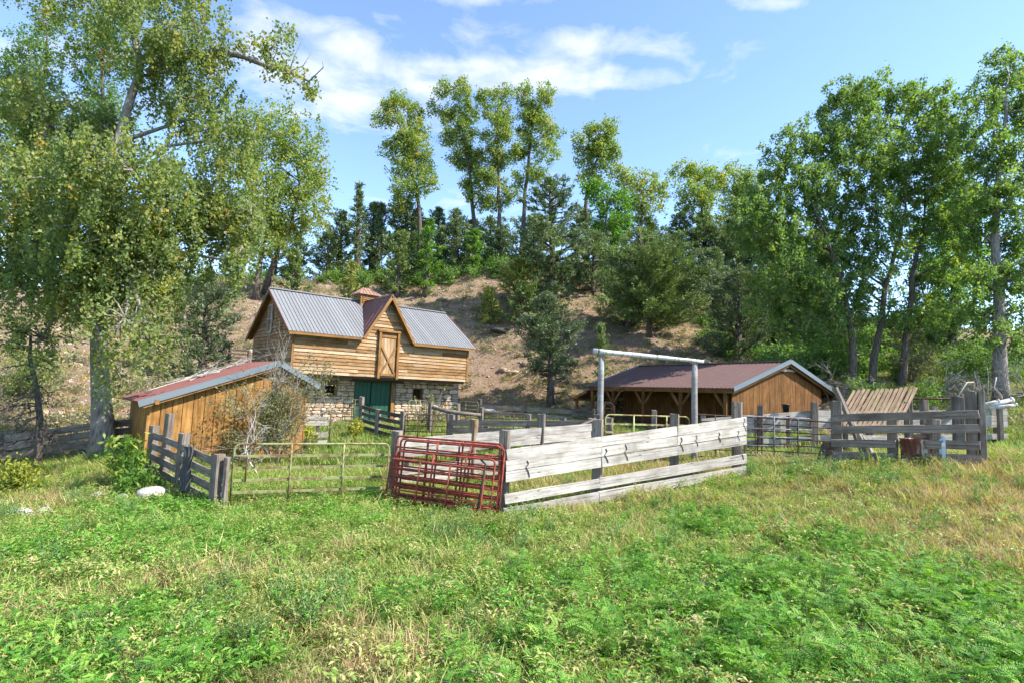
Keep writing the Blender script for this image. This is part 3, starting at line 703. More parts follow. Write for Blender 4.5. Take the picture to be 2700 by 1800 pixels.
while v0 < 7.1:
    w = random.choice((.17, .2, .23, .26)); v1 = min(v0+w, 7.14)
    top = lambda v: SE+(SR-SE)*(v/SM if v < SM else (SWD-v)/SM)-.16
    poly = [(v0+.005, .35), (v1-.005, .35), (v1-.005, top(v1)), (v0+.005, top(v0))]
    pn = prism('board', poly, 0, .03+random.uniform(0, .012), smap_g, 'shed_wood', shed)
    for v in pn.data.vertices: v.co = (v.co.z, v.co.y, -v.co.x)
    pn.rotation_euler = (0, -math.pi/2, 0)
    v0 = v1
plank('collar_board', (SLN-.20, 3.45, 3.86), (SLN-.20, 4.85, 3.86), .10, .04, 'bleached_wood', shed)
u0 = .3
while u0 < SLN-.4:
    w = random.choice((.2, .24, .28)); u1 = min(u0+w, SLN-.35)
    plank('board', ((u0+u1)/2, 2.4+random.uniform(0, .015), .4), ((u0+u1)/2, 2.4, 3.55), u1-u0-.012, .03, 'shed_wood', shed, up=(1, 0, 0)); u0 = u1
for (ua, va, ub, vb) in ((.3, 2.4, .3, 7.1), (.3, 7.12, SLN-.35, 7.12)):
    nseg = 12
    for k in range(nseg):
        f = (k+.5)/nseg; L_ = math.hypot(ub-ua, vb-va)/nseg
        x_, y_ = ua+(ub-ua)*f, va+(vb-va)*f
        tz = SE+(SR-SE)*(y_/SM if y_ < SM else (SWD-y_)/SM)-.14
        plank('board', (x_, y_, .3), (x_, y_, tz), L_-.01, .03, 'shed_wood', shed, up=(ub-ua, vb-va, 0))
for u_ in (.25, 2.0, 4.28, 6.71, 9.2):
    p = plank('post', (u_, .14, .3), (u_, .14, SE-.2), .17, .17, 'shed_wood', shed, up=(1, 0, 0), cham=.015)
    for s in (-1, 1):
        if .3 < u_+s*.55 < 9.7:
            plank('brace', (u_+s*.05, .12, 2.0), (u_+s*.58, .12, SE-.19), .13, .07, 'shed_wood', shed)
# lean-to over the far end
def lmap(a, b, n): return (a, b, 2.62+.36*a*1.0+n)
prism('lean_roof', [(-1.25, -.1), (-.02, -.1), (-.02, 3.4), (-1.25, 3.4)], 0, .05, lmap, 'roof_maroon', shed)
plank('fascia', (-1.27, -.12, 2.10), (0, -.12, 2.56), .13, .05, 'trim_wood', shed)
plank('fascia', (-1.27, -.1, 2.10), (-1.27, 3.4, 2.10), .13, .05, 'trim_wood', shed)
for v_ in (0.0, 3.2): plank('post', (-1.0, v_, .3), (-1.0, v_, 2.2), .14, .14, 'shed_wood', shed, up=(1, 0, 0), cham=.01)

# ---------------------------------------------------------------- small plank hut
HX, HY, HT = -10.9, 15.6, .785
hut = thing('plank_hut', 'small golden plank hut with low red metal roof beside the big tree', 'hut', (HX, HY, 0), HT)
UL, ZL, UP, ZP, UR, ZRR = .49, 1.66, 4.41, 3.06, 5.83, 2.34
HD = 3.0
def hr(side):
    if side == 0:
        du, dz = UP-UL, ZP-ZL; ln = math.hypot(du, dz); return lambda v, t_, n: (UL+du*t_-dz/ln*n, v, ZL+dz*t_+du/ln*n)
    du, dz = UR-UP, ZP-ZRR; ln = math.hypot(du, dz); return lambda v, t_, n: (UR-du*t_+dz/ln*n, v, ZRR+dz*t_+du/ln*n)
for side in (0, 1):
    for k in range(4):
        a, b = HD*k/4, HD*(k+1)/4
        sheet('roof_panel', [(a, 0), (b, 0), (b, 1), (a, 1)], hr(side), 'roof_red', hut, th=.02, ribs=[((a+(b-a)*j/3, 0), (a+(b-a)*j/3, 1)) for j in range(3)], rib_h=.022, rib_w=.04)
plank('roof_trim', (UL-.03, -.02, ZL-.05), (UP, -.02, ZP-.04), .19, .03, 'galvanised', hut, jag=.003, n=6)
plank('roof_trim', (UR+.03, -.02, ZRR-.05), (UP, -.02, ZP-.04), .19, .03, 'galvanised', hut, jag=.003)
plank('rake_board', (UL+.1, .03, ZL-.12), (UP, .03, ZP-.16), .10, .04, 'trim_wood', hut)
plank('rafter', (UL+.42, -.06, ZL+.01), (UL+.42, HD, ZL+.01), .14, .10, 'trim_wood', hut)
plank('rafter', (UR-.3, .0, ZRR+.02), (UR-.3, HD, ZRR+.02), .14, .10, 'trim_wood', hut)
hmap = lambda a, b, n: (a, .30-n, b)
ztop = lambda u: (ZL+(u-UL)*(ZP-ZL)/(UP-UL) if u < UP else ZP-(u-UP)*(ZP-ZRR)/(UR-UP))-.06
prism('gap_shade', [(.9, -.3), (5.45, -.3), (5.45, ztop(5.45)-.1), (UP, ztop(UP)-.1), (.9, ztop(.9)-.1)], -.02, -.05, hmap, 'dark_inside', hut)  # near-black sheet behind the front boards, painting the shade in their gaps
u0 = .82
while u0 < 5.5:
    u1 = min(u0+random.choice((.27, .29, .31)), 5.55)
    poly = [(u0+.009, -.35), (u1-.009, -.35), (u1-.009, ztop(u1)), (u0+.009, ztop(u0))]
    pn = prism('board', poly, 0, .03+random.uniform(0, .008), hmap, 'hut_wood', hut)
    for v in pn.data.vertices: v.co = (v.co.z, v.co.y, -v.co.x)
    pn.rotation_euler = (0, -math.pi/2, 0)
    u0 = u1
for (ua, va, ub, vb, n_) in ((.84, .30, .84, 2.85, 9), (5.53, .30, 5.53, 2.85, 9), (.84, 2.85, 5.53, 2.85, 16)):
    for k in range(n_):
        f = (k+.5)/n_; x_, y_ = ua+(ub-ua)*f, va+(vb-va)*f; L_ = math.hypot(ub-ua, vb-va)/n_
        plank('board', (x_, y_, -.35), (x_, y_, ztop(x_)-.01), L_-.008, .03, 'hut_wood', hut, up=(ub-ua, vb-va, 0))
plank('corner_board', (.80, .27, -.35), (.80, .27, ZL+.02), .10, .10, 'hut_wood', hut, up=(1, 0, 0))
# ---------------------------------------------------------------- fences
def lerp(a, b, f): return tuple(p+(q-p)*f for p, q in zip(a, b))
def boards(parent, A, B, rows, mat, cuts=(0, 1), t=.045, stub=.0):
    """rows: (zA_top, zA_bottom, zB_top, zB_bottom); A, B plan points; cuts: fractions where boards butt"""
    for r in rows:
        for f0, f1 in zip(cuts[:-1], cuts[1:]):
            e0 = f0 - (random.uniform(0, stub) if f0 == 0 else -.001); e1 = f1 + (random.uniform(0, stub) if f1 == 1 else -.001)
            za, zb = (r[0]+r[1])/2, (r[2]+r[3])/2
            wa, wb = r[0]-r[1], r[2]-r[3]
            p = (A[0]+(B[0]-A[0])*e0, A[1]+(B[1]-A[1])*e0, za+(zb-za)*e0); q = (A[0]+(B[0]-A[0])*e1, A[1]+(B[1]-A[1])*e1, za+(zb-za)*e1)
            rail('board', p, q, wa+(wb-wa)*(f0+f1)/2, t, mat, parent, jag=.007, n=6, bow=random.uniform(-.008, .008), ends=.014)
def fence(name, label, loc, group=None): return thing(name, label, 'fence', (loc[0], loc[1], gz(*loc)), 0, group)

# bleached loading-chute fence in the foreground
wf = fence('board_fence', 'bleached white board fence with five rows of wide boards in the foreground', (0, 12.1))
for (x, y, top, s) in ((-.02, 12.16, 1.49, .22), (2.16, 13.12, 1.76, .23), (4.26, 14.10, 1.93, .22), (6.22, 15.02, 2.30, .24)):
    post('post', x-.05, y+.12, top, s, 'grey_wood', wf)
A, B = (-.03, 11.98), (6.30, 14.86)
boards(wf, A, B, [(1.11, .892, 1.91, 1.680), (.876, .652, 1.662, 1.443), (.634, .42, 1.424, 1.20)], 'bleached_wood', (0, .345, .665, 1))
boards(wf, A, B, [(.17, -.02, .95, .70), (-.12, -.36, .635, .41)], 'bleached_wood', (0, .34, 1))
def ironmark(f, zoff, s, kind):
    x, y = A[0]+(B[0]-A[0])*f, A[1]+(B[1]-A[1])*f
    zt = 1.11+(1.91-1.11)*f+zoff
    n_ = Vector((B[1]-A[1], -(B[0]-A[0]), 0)).normalized(); d = Vector((B[0]-A[0], B[1]-A[1], 0)).normalized()
    c = Vector((x, y, zt))+n_*.032
    pts = [c+Vector((0, 0, .10))*s, c+d*.03*s+Vector((0, 0, .04))*s, c-d*.02*s-Vector((0, 0, .02))*s, c+d*.03*s-Vector((0, 0, .09))*s, c+d*.06*s-Vector((0, 0, .17))*s]
    tube('strap_hook', [p-wf.location+Vector((0, 0, random.uniform(-.02, .02))) for p in pts], random.uniform(.006, .010), 'iron', wf, 5)
for f, zo, s in ((.07, -.42, 1.2), (.36, -.40, 1.3), (.44, -.40, 1.25), (.68, -.40, 1.3), (.75, -.38, 1.0), (.86, -.40, .9), (.955, -.42, 1.1), (.985, -.15, 1.4), (.975, -.92, .9)): ironmark(f, zo, s, 0)

# inner chute fence
nf = fence('board_fence', 'grey board fence just behind the red panels with tall square posts', (-1, 15.8))
for (x, y, top, s, m_) in ((-1.0, 15.9, 1.52, .21, 'slat_wood'), (.97, 16.7, 1.71, .22, 'grey_wood'), (1.85, 17.05, 1.39, .09, 'grey_wood'), (-2.7, 15.28, 1.05, .16, 'grey_wood'), (2.75, 17.42, 1.75, .24, 'grey_wood')):
    post('post', x, y+.1, top, s, m_, nf)
boards(nf, (-2.93, 15.15), (2.55, 17.35), [(.96, .72, 1.46, 1.24), (.71, .47, 1.23, 1.01), (.20, 0, .75, .53), (-.06, -.26, .46, .24)], 'bleached_wood', (0, .36, .72, 1))
for k, (f) in enumerate((.28, .55, .83)):
    x, y = -2.93+5.48*f, 15.25+2.2*f; post('post', x, y, gz(x, y)+.75, .10, 'grey_wood', nf)
rail('board', (1.55, 17.0, 1.12), (2.7, 17.4, 1.62), .05, .05, 'grey_wood', nf)

# weathered fence between hut and gate
lw = fence('rail_fence', 'weathered four-rail fence running from the hut corner to the front gate', (-8, 13.9))
for (x, y, top, s, ln_) in ((-9.66, 15.3, 1.07, .2, 0), (-8.92, 14.66, 1.43, .17, .05), (-8.0, 13.86, 1.02, .2, .02), (-6.25, 12.2, .77, .21, 0)):
    post('post', x, y, top, s, 'grey_wood', lw, lean=(ln_, 0))
post('post', -6.02, 12.12, .70, .10, 'grey_wood', lw)
pp = [(-9.62, 15.22), (-8.85, 14.55), (-7.95, 13.75), (-6.35, 12.22)]
tops = [.91, .86, .79, .70]
for i in range(3):
    for k in range(4):
        dz = -.02-k*.285
        rail('rail', (*pp[i], tops[i]+dz-.08), (*pp[i+1], tops[i+1]+dz-.08), .17, .04, 'grey_wood', lw, jag=.01)
for k in range(5): rail('board', (-6.16+random.uniform(-.02, .02), 12.13, .42-k*.2), (-6.02, 12.16, .42-k*.2+random.uniform(-.02, .02)), .12, .03, 'dark_wood', lw)

# dark fence left of the big tree
df = fence('rail_fence', 'dark weathered four-rail fence behind the big cottonwood trunk', (-14, 17.6))
for k, (zr, zl) in enumerate(((.81, .35), (.55, .09), (.26, -.20), (-.07, -.47))):
    rail('rail', (-18.2, 16.6, zl-.42), (-15.4, 17.2, zl+.02), .205, .06, 'dark_wood', df, jag=.008)
    rail('rail', (-15.4, 17.22, zl), (-13.0, 17.72, zr), .205, .06, 'grey_wood', df, jag=.008)
    rail('rail', (-13.0, 17.75, zr), (-11.3, 18.05, zr+.2), .205, .06, 'dark_wood', df, jag=.008)
for (x, y, top) in ((-15.4, 17.3, .52), (-13.0, 17.83, .95), (-11.4, 18.1, 1.15), (-18.1, 16.7, .1)): post('post', x, y, top, .15, 'grey_wood', df)

# dark fence in front of the barn doors
bf = fence('rail_fence', 'short dark four-rail fence leading down from the barn doors', (-5.9, 25))
bp = [(-6.9, 26, 1.89), (-5.86, 25, 1.37), (-4.55, 24, 1.34)]
for x, y, tp in bp: post('post', x, y, tp, .19, 'grey_wood', bf)
bt = [1.51, 1.36, 1.22]
for i in range(2):
    for k in range(4): rail('rail', (*bp[i][:2], bt[i]-.07-k*.30), (*bp[i+1][:2], bt[i+1]-.07-k*.30), .17, .045, 'dark_wood', bf, jag=.01, bow=random.uniform(-.03, .01))

# middle corral fence
mf_ = fence('board_fence', 'grey two-board corral fence with stout square posts in the middle of the corrals', (0, 21))
for (x, y, top, s) in ((-2.45, 23.2, 1.36, .2), (-2.2, 21.6, 1.40, .2), (-.87, 21.3, 1.20, .2), (.71, 21.0, 1.55, .22), (2.0, 20.7, 1.47, .2), (3.0, 20.5, 1.5, .2)): post('post', x, y, top, s, 'grey_wood', mf_)
boards(mf_, (-2.2, 21.45), (3.02, 20.4), [(1.20, .97, 1.41, 1.18), (.93, .70, 1.10, .88), (.55, .34, .70, .5)], 'grey_wood', (0, .55, 1))
rail('board', (-2.4, 23.1, 1.0), (-2.2, 21.7, .98), .2, .05, 'grey_wood', mf_); rail('board', (-2.4, 23.1, .6), (-2.2, 21.7, .6), .2, .05, 'dark_wood', mf_)

# far rails behind the corrals
ff = fence('rail_fence', 'long blue-grey rail fence behind the corrals between barn and shed', (1, 30.5))
for x, y, tp in ((-1.66, 31, 1.91), (.93, 30.6, 1.75), (3.34, 30, 1.75), (4.4, 29.2, 1.65)): post('post', x, y, tp, .17, 'dark_wood', ff)
for (za, zb) in ((1.52, 1.41), (1.20, 1.09), (.9, .8)):
    rail('rail', (-1.67, 30.9, za), (.95, 30.5, (za+zb)/2), .20, .05, 'grey_wood', ff); rail('rail', (.95, 30.48, (za+zb)/2), (3.35, 29.9, zb), .20, .05, 'grey_wood', ff)
for k in range(5): rail('board', (3.3, 29.95, 1.55-k*.2), (4.45, 29.1, 1.5-k*.2), .15, .04, 'dark_wood', ff)
gl = tube('fallen_rail', [(-3.6, 26.0, 1.52), (-2.9, 25.85, 1.38), (-2.2, 25.7, 1.30), (-1.3, 25.5, 1.26)], [.09, .10, .09, .08], 'grey_wood', None, 7)
tag(gl, 'rough bowed log rail sloping between two corral posts near the barn corner', 'log')
pr = fence('corral_post', 'grey corral posts', (-1.3, 25.5)); pr['category'] = 'post'; pr['label'] = 'square grey post holding the right end of the bowed log rail'
post('post', -1.28, 25.6, 1.62, .17, 'grey_wood', pr)
pr2 = fence('corral_post', '', (-3.7, 26.4)); pr2['category'] = 'post'; pr2['label'] = 'square grey post holding the left end of the bowed log rail'
post('post', -3.72, 26.3, 1.74, .17, 'grey_wood', pr2)
pr3 = fence('corral_post', '', (-2.6, 28.4)); pr3['category'] = 'post'; pr3['label'] = 'grey post standing before the sunlit stone corner of the barn'
post('post', -2.64, 28.4, 1.66, .2, 'grey_wood', pr3)

# pallet-like board gate by the shrub
pg = thing('board_gate', 'bleached board gate panel behind the shrub beside the hut', 'gate', (-7.7, 21.1, gz(-7.7, 21.1)))
for k, (zt, w, gap) in enumerate(((1.14, .15, 0), (.96, .17, 0), (.55, .19, 0), (.24, .15, 0))):
    rail('board', (-8.5, 20.55, zt-w/2), (-6.85, 21.28, zt-w/2+.04), w, .03, 'bleached_wood', pg, jag=.008)
rail('board', (-8.2, 20.73, .05), (-8.2, 20.73, 1.16), .12, .04, 'grey_wood', pg, up=(1, 0, 0)); rail('board', (-7.2, 21.17, .05), (-7.2, 21.17, 1.16), .12, .04, 'grey_wood', pg, up=(1, 0, 0))
tube('pole', [Vector((-6.79, 21.3, -.1))-pg.location, Vector((-6.78, 21.3, 1.32))-pg.location], .025, 'pipe_rust', pg)
st = thing('wooden_stump', 'short dark square stump post in front of the bleached board gate', 'post', (-7.95, 20.2, gz(-7.95, 20.2)))
post('post', -7.95, 20.2, .62, .2, 'dark_wood', st)
ln = fence('plank_rail', '', (-8, 27.5)); ln['label'] = 'reddish loose plank rail low against the stone wall'; ln['category'] = 'plank'
rail('board', (-8.9, 26.5, 1.12), (-7.6, 26.7, 1.02), .1, .05, 'slat_wood', ln); post('post', -8.9, 26.55, 1.2, .1, 'grey_wood', ln)

# fence on the slope left of the barn
sf = fence('rail_fence', 'grey rail fence on the slope between the pinyon and the barn gable', (-17.6, 36))
for za, zb in ((4.41, 4.38), (4.2, 4.14), (4.0, 3.88), (3.8, 3.66)): rail('rail', (-19.8, 35.6, za+.1), (-17.0, 36.0, zb), .11, .06, 'grey_wood', sf)
for x in (-19.7, -18.3, -17.05): post('post', x, 36, gz(x, 36)+1.15, .16, 'dark_wood', sf)

# right-hand grey fence
rf = fence('board_fence', 'grey shaded board fence with four gapped boards beside the rusty tank', (10, 14.6))
for (x, y, top, s) in ((9.0, 15.35, 2.42, .24), (10.08, 14.70, 2.0, .22), (10.84, 14.25, 2.04, .24), (11.45, 13.83, 2.78, .20), (11.62, 13.72, 2.78, .14)): post('post', x, y, top, s, 'grey_wood', rf)
A2, B2 = (8.80, 15.32), (11.42, 13.62)
for zt0, zb0, zt1, zb1, c in ((2.06, 1.84, 2.32, 2.12, (0, 1)), (1.74, 1.54, 1.98, 1.77, (0, 1)), (1.40, 1.16, 1.57, 1.37, (0, .46)), (1.40, 1.16, 1.57, 1.37, (.66, 1)), (1.06, .84, 1.24, 1.05, (0, .46)), (1.06, .84, 1.24, 1.05, (.66, 1))):
    f0, f1 = c
    p = (A2[0]+(B2[0]-A2[0])*f0, A2[1]+(B2[1]-A2[1])*f0-.06, (zt0+zb0)/2+((zt1+zb1)-(zt0+zb0))/2*f0)
    q = (A2[0]+(B2[0]-A2[0])*f1, A2[1]+(B2[1]-A2[1])*f1-.06, (zt0+zb0)/2+((zt1+zb1)-(zt0+zb0))/2*f1)
    rail('board', p, q, .20, .05, 'grey_wood', rf, jag=.009, n=7, ends=.02)

# bleached fence across the back right
rb_ = fence('board_fence', 'long bleached white board fence behind the grey gate and slatted ramp', (12, 21))
ptsW = [(7.2, 20.9, 1.62), (9.4, 20.95, 1.86), (11.35, 21.0, 2.08), (13.7, 21.1, 2.15), (16.3, 21.25, 2.27), (19.1, 21.4, 2.40)]
for i in range(5):
    a, b = ptsW[i], ptsW[i+1]
    boards(rb_, a[:2], b[:2], [(a[2], a[2]-.22, b[2], b[2]-.22), (a[2]-.235, a[2]-.45, b[2]-.235, b[2]-.45), (a[2]-.465, a[2]-.68, b[2]-.465, b[2]-.68), (a[2]-.93, a[2]-1.13, b[2]-.93, b[2]-1.13)], 'bleached_wood')
for (x, y, top, s) in ((9.35, 20.8, 2.18, .21), (11.40, 20.85, 2.40, .22), (10.4, 20.83, 1.85, .12), (12.3, 20.9, 2.0, .12), (13.7, 21.25, 2.2, .2), (16.3, 21.4, 2.4, .2), (18.8, 21.5, 2.4, .2), (7.3, 21.05, 1.8, .18)): post('post', x, y, top, s, 'grey_wood', rb_)

# lone posts
def lone(x, y, top, s, label, mat='grey_wood', cat='post', name='fence_post', lean=(0, 0)):
    t_ = thing(name, label, cat, (x, y, gz(x, y))); post('post', x, y, top, s, mat, t_, lean=lean); return t_
lone(5.6, 21.6, 1.86, .2, 'short grey post behind the yellow gate in front of the open shed')
lone(3.35, 18.6, 1.62, .2, 'grey post just inside the yellow gate near the left log upright')
lone(14.88, 20.0, 2.62, .22, 'grey post right of the slatted ramp with broken boards leaning on it')
lone(15.30, 19.0, 2.75, .30, 'broad double post standing left of the tall right fence post')
lone(15.95, 19.6, 2.84, .16, 'narrow dark post beside the broad double post')
lone(18.65, 21.2, 2.9, .16, 'thin post with rope behind the white pipes', 'grey_wood')
tb = rail  # broken boards
for i, (a, b, lb) in enumerate((((14.5, 19.5, 2.2), (15.3, 19.3, 2.42), 'broken pale board leaning toward the broad double post'), ((14.4, 19.7, 2.42), (15.2, 19.2, 2.05), 'pale board end crossing the broken board by the grey post'))):
    t_ = thing('loose_board', lb, 'board', (a[0], a[1], gz(a[0], a[1]))); rail('board', (a[0], a[1], 1.0), b, .12, .04, 'bleached_wood', t_)
wire = tube('pipe_rail', [(13.4, 20.1, 2.62), (15.3, 19.3, 2.68), (17.2, 20.3, 2.78)], .03, 'pipe_rust', None, 6); tag(wire, 'thin rusty pipe rail strung between the posts at the far right', 'pipe')
for (pts, lb) in (([(15.2, 19, 2.55), (15.35, 18.9, 2.95), (15.6, 18.95, 3.25), (15.95, 19.1, 3.28), (16.1, 19.3, 2.95)], 'pale rope looped over the broad double post'),
                  ([(18.5, 21.1, 3.6), (18.35, 21.05, 3.2), (18.55, 21.0, 2.95), (18.7, 21.1, 2.7)], 'pale rope hanging by the thin post behind the pipes')):
    tag(tube('rope', pts, .02, 'rope', None, 6), lb, 'rope')
for (a, b, r, lb) in (((17.2, 20.45, 2.42), (18.2, 20.1, 2.75), .075, 'thickest white pipe lying on top of the bleached fence'), ((17.0, 20.5, 2.42), (17.7, 20.1, 2.70), .05, 'short upper white pipe on the bleached fence'), ((17.5, 20.3, 2.42), (18.2, 19.95, 2.56), .06, 'lowest white pipe resting on the bleached fence top')):
    pt = thing('irrigation_pipe', lb, 'pipe', a); d_ = Vector(b)-Vector(a)
    tube('pipe_body', [Vector((0, 0, 0)), d_], r, 'pipe_white', pt, 10); tube('pipe_collar', [d_*.93, d_*1.0], r*1.25, 'pipe_white', pt, 10)

# ---------------------------------------------------------------- tall log gateway
tf = thing('log_gateway', 'tall log gateway of two grey uprights and a peeled white log across the top', 'gateway', (4.4, 17.8, gz(4.4, 17.8)))
L0 = tf.location
for (x, y, top, lb) in ((2.88, 17.72, 3.66, 0), (5.94, 17.92, 3.47, 0)):
    zb_ = gz(x, y)-.2
    tube('upright', [Vector((x+random.uniform(-.01, .01), y, zb_+(top-zb_)*k/5))-L0 for k in range(6)], [.105, .103, .1, .097, .095, .09], 'log_wood', tf, 12)
def birch_mat():
    t = NT('birch_log'); v = t.coord('Object', (9, 1.5, 1.5)); n1 = t.noise(v, 1.0, 5, .6); n2 = t.noise(t.coord('Object', (2.2, 14, 14)), 1.0, 4, .6)
    c = t.mix(t.math('MULTIPLY', t.math('SUBTRACT', n1, .54, True), 9, True), (.60, .57, .535), (.10, .08, .065))
    c = t.mix(t.math('MULTIPLY', t.math('SUBTRACT', n2, .55, True), 3, True), c, (.40, .36, .32))
    M['birch_log'] = t.finish(c, .8, normal=t.bump(n2, .4, .01))
birch_mat()
cb = tube('crossbar', [Vector(lerp((2.60, 17.62, 3.745), (6.20, 17.86, 3.55), k/8))-L0+Vector((0, 0, random.uniform(-.012, .012))) for k in range(9)], [.085, .083, .08, .078, .072, .068, .062, .055, .05], 'birch_log', tf, 10)

# ---------------------------------------------------------------- pipe gates and panels
def rounded(A, B, zt, zb, r=.12, n=4, tiltv=Vector((0, 0, 0))):
    """closed outline in the vertical plane A-B; zt/zb are pairs (at A, at B)"""
    A, B = Vector(A), Vector(B); d = (B-A); L = d.length; d.normalize(); out = []
    def P(s, f, z_):  # s along metres, z height fraction offset
        q = A+d*s; return Vector((q.x, q.y, z_))
    topz = lambda s: zt[0]+(zt[1]-zt[0])*s/L; botz = lambda s: zb[0]+(zb[1]-zb[0])*s/L
    pts = [P(0, 0, botz(0))]
    for k in range(n+1):
        an = math.pi*(1-k/(2*n)); pts.append(P(r+r*math.cos(an), 0, topz(0)-r+r*math.sin(an)))
    for k in range(n+1):
        an = math.pi/2*(1-k/n); pts.append(P(L-r+r*math.cos(an), 0, topz(L)-r+r*math.sin(an)))
    pts.append(P(L, 0, botz(L))); return pts
def pipe_gate(name, label, A, B, zt, zb, rails, ups, mat, r=.022, rad=.12, cat='gate', tilt=None, bottom=True, flat=False, group=None):
    g = thing(name, label, cat, (A[0], A[1], min(zb)), 0, group); O = g.location
    A3, B3 = Vector((*A, 0)), Vector((*B, 0)); d = (B3-A3); L = d.length; d.normalize(); nrm_ = Vector((d.y, -d.x, 0))
    H = zt[0]-zb[0]
    def tl(p):
        if tilt is None: return p-O
        s = (p-A3).dot(d)/L; z0 = zb[0]+(zb[1]-zb[0])*s
        return p-nrm_*0 + (-nrm_)*(p.z-z0)*tilt - O
    fp = [tl(p) for p in rounded((*A, 0), (*B, 0), zt, zb, rad)]
    if bottom: fp = fp+[fp[0]]
    tube('gate_frame', fp, r, mat, g, 7)
    for k, f in enumerate(rails):
        za, zb__ = zb[0]+(zt[0]-zb[0])*f, zb[1]+(zt[1]-zb[1])*f
        p, q = tl(Vector((*A, za))), tl(Vector((*B, zb__)))
        if flat: plank('rail', p, q, .058, .035, mat, g, jag=.003, n=5)
        else: tube('rail', [p, lerp(p, q, .5), q], r*.85, mat, g, 6)
    for s in ups:
        x, y = A[0]+(B[0]-A[0])*s, A[1]+(B[1]-A[1])*s
        z1 = zt[0]+(zt[1]-zt[0])*s; z0 = zb[0]+(zb[1]-zb[0])*s
        off = nrm_*.03
        tube('upright', [tl(Vector((x, y, z0)))+off, tl(Vector((x, y, z1)))+off], r*.95, mat, g, 6)
    return g
fg = pipe_gate('pipe_gate', 'faded green five-bar pipe gate in the foreground', (-5.98, 12.32), (-2.90, 13.70), (.97, .97), (-.33, -.34), (.20, .40, .60, .80), (.345, .685), 'pipe_green', .026, flat=True)
O = fg.location
def gp(s, z_): return Vector((-5.98+3.08*s, 12.32+1.38*s, z_))-O+Vector((.03, -.05, 0))
tube('latch_pipe', [gp(.12, .97), gp(.12, 1.16)], .02, 'pipe_green', fg, 6)
tube('latch_bar', [gp(.0, .70), gp(.075, .70), gp(.075, .16)], .016, 'pipe_rust', fg, 6)
tube('latch_chain', [gp(.0, .66), gp(.13, .60), gp(.12, .45)], .012, 'pipe_rust', fg, 6)
gpst = thing('gate_post', 'square grey hinge post at the right end of the front gate', 'post', (-2.78, 13.88, gz(-2.78, 13.88))); post('post', -2.76, 13.92, 1.27, .21, 'grey_wood', gpst)
rail('cleat', (-2.70, 13.78, .1), (-2.70, 13.76, .75), .09, .06, 'dark_wood', gpst, up=(1, 0, 0))

# red corral panels leaning in a stack
def red(label, A, B, zb, h, tilt, ups=(.33, .66)):
    return pipe_gate('cattle_gate', label, A, B, (zb[0]+h, zb[1]+h), zb, (.12, .26, .40, .54, .68, .83), ups, 'pipe_red', .023, .09, 'panel', tilt, True, False, 'red corral panels stacked against the chute')
red('rearmost red pipe corral panel of the leaning stack', (-2.72, 13.48), (-.16, 12.02), (-.32, -.30), 1.50, .05)
red('second red pipe corral panel from the back of the leaning stack', (-2.62, 13.36), (-.20, 11.94), (-.36, -.32), 1.48, .07, (.30, .62))
red('third red pipe corral panel, tall one behind the short front panel', (-2.52, 13.20), (-.14, 11.86), (-.36, -.34), 1.46, .10, (.36, .69))
red('fourth red pipe corral panel, slipped low behind the front one', (-2.66, 13.06), (-.34, 11.80), (-.42, -.40), 1.28, .13, (.4, .73))
red('lowest red pipe corral panel at the very front of the stack', (-2.78, 12.92), (-.55, 11.74), (-.40, -.42), 1.10, .16, (.34, .66))
dk = tube('dark_pipe', [(-.62, 11.60, -.45), (-.52, 11.72, .35), (-.46, 11.85, .80), (-.56, 11.92, .88)], .022, 'iron', None, 7); tag(dk, 'bent dark pipe standing against the front of the red panels', 'pipe')

pipe_gate('pipe_gate', 'yellow pipe gate hanging under the tall log gateway', (3.02, 17.55), (5.78, 17.92), (1.75, 1.76), (.46, .50), (.2, .4, .58, .78), (.33, .72), 'pipe_yellow', .024, .14, flat=True)
pipe_gate('pipe_gate', 'rusty pipe gate beside the short dark fence before the barn', (-4.45, 23.95), (-2.60, 23.5), (1.24, 1.30), (.05, .1), (.2, .4, .6, .8), (.33, .66), 'pipe_rust', .022)
pipe_gate('pipe_gate', 'narrow yellow-green pipe gate left of the green barn doors', (-8.42, 28.3), (-7.5, 28.0), (1.66, 1.70), (.40, .42), (.17, .34, .5, .67, .84), (.55, .72), 'pipe_green', .022)
pipe_gate('pipe_gate', 'yellow-green pipe gate right of the green barn doors', (-5.08, 28.0), (-4.2, 28.4), (1.75, 1.78), (.5, .55), (.17, .34, .5, .67, .84), (.4, .62), 'pipe_green', .022)
pipe_gate('pipe_gate', 'olive pipe gate beside the sunlit stone corner of the barn', (-2.77, 31), (-1.70, 30.2), (1.77, 1.76), (.75, .72), (.2, .4, .6, .8), (.35,), 'pipe_green', .022)
pipe_gate('pipe_gate', 'rusty pipe gate in front of the long blue-grey rail fence', (-1.15, 25.5), (.92, 24.9), (1.36, 1.41), (.15, .2), (.2, .4, .6, .8), (.3, .66), 'pipe_rust', .022)
pipe_gate('pipe_gate', 'grey pipe gate standing ajar right of the white fence', (7.05, 16.72), (9.40, 17.38), (1.89, 1.86), (.60, .62), (.10, .32, .52, .72), (.42, .78), 'pipe_grey', .024, .10)
pipe_gate('cattle_gate', 'rusty pipe corral panel between the white fence end and the log gateway', (6.05, 18.15), (7.95, 18.05), (1.85, 1.82), (.50, .55), (.17, .34, .5, .67, .84), (.33, .7), 'pipe_rust', .02, .1, 'panel')
pipe_gate('cattle_gate', 'rusty pipe corral panel behind the grey gate', (8.02, 18.05), (9.75, 16.3), (1.82, 1.80), (.56, .70), (.17, .34, .5, .67, .84), (.06, .5), 'pipe_rust', .02, .1, 'panel')
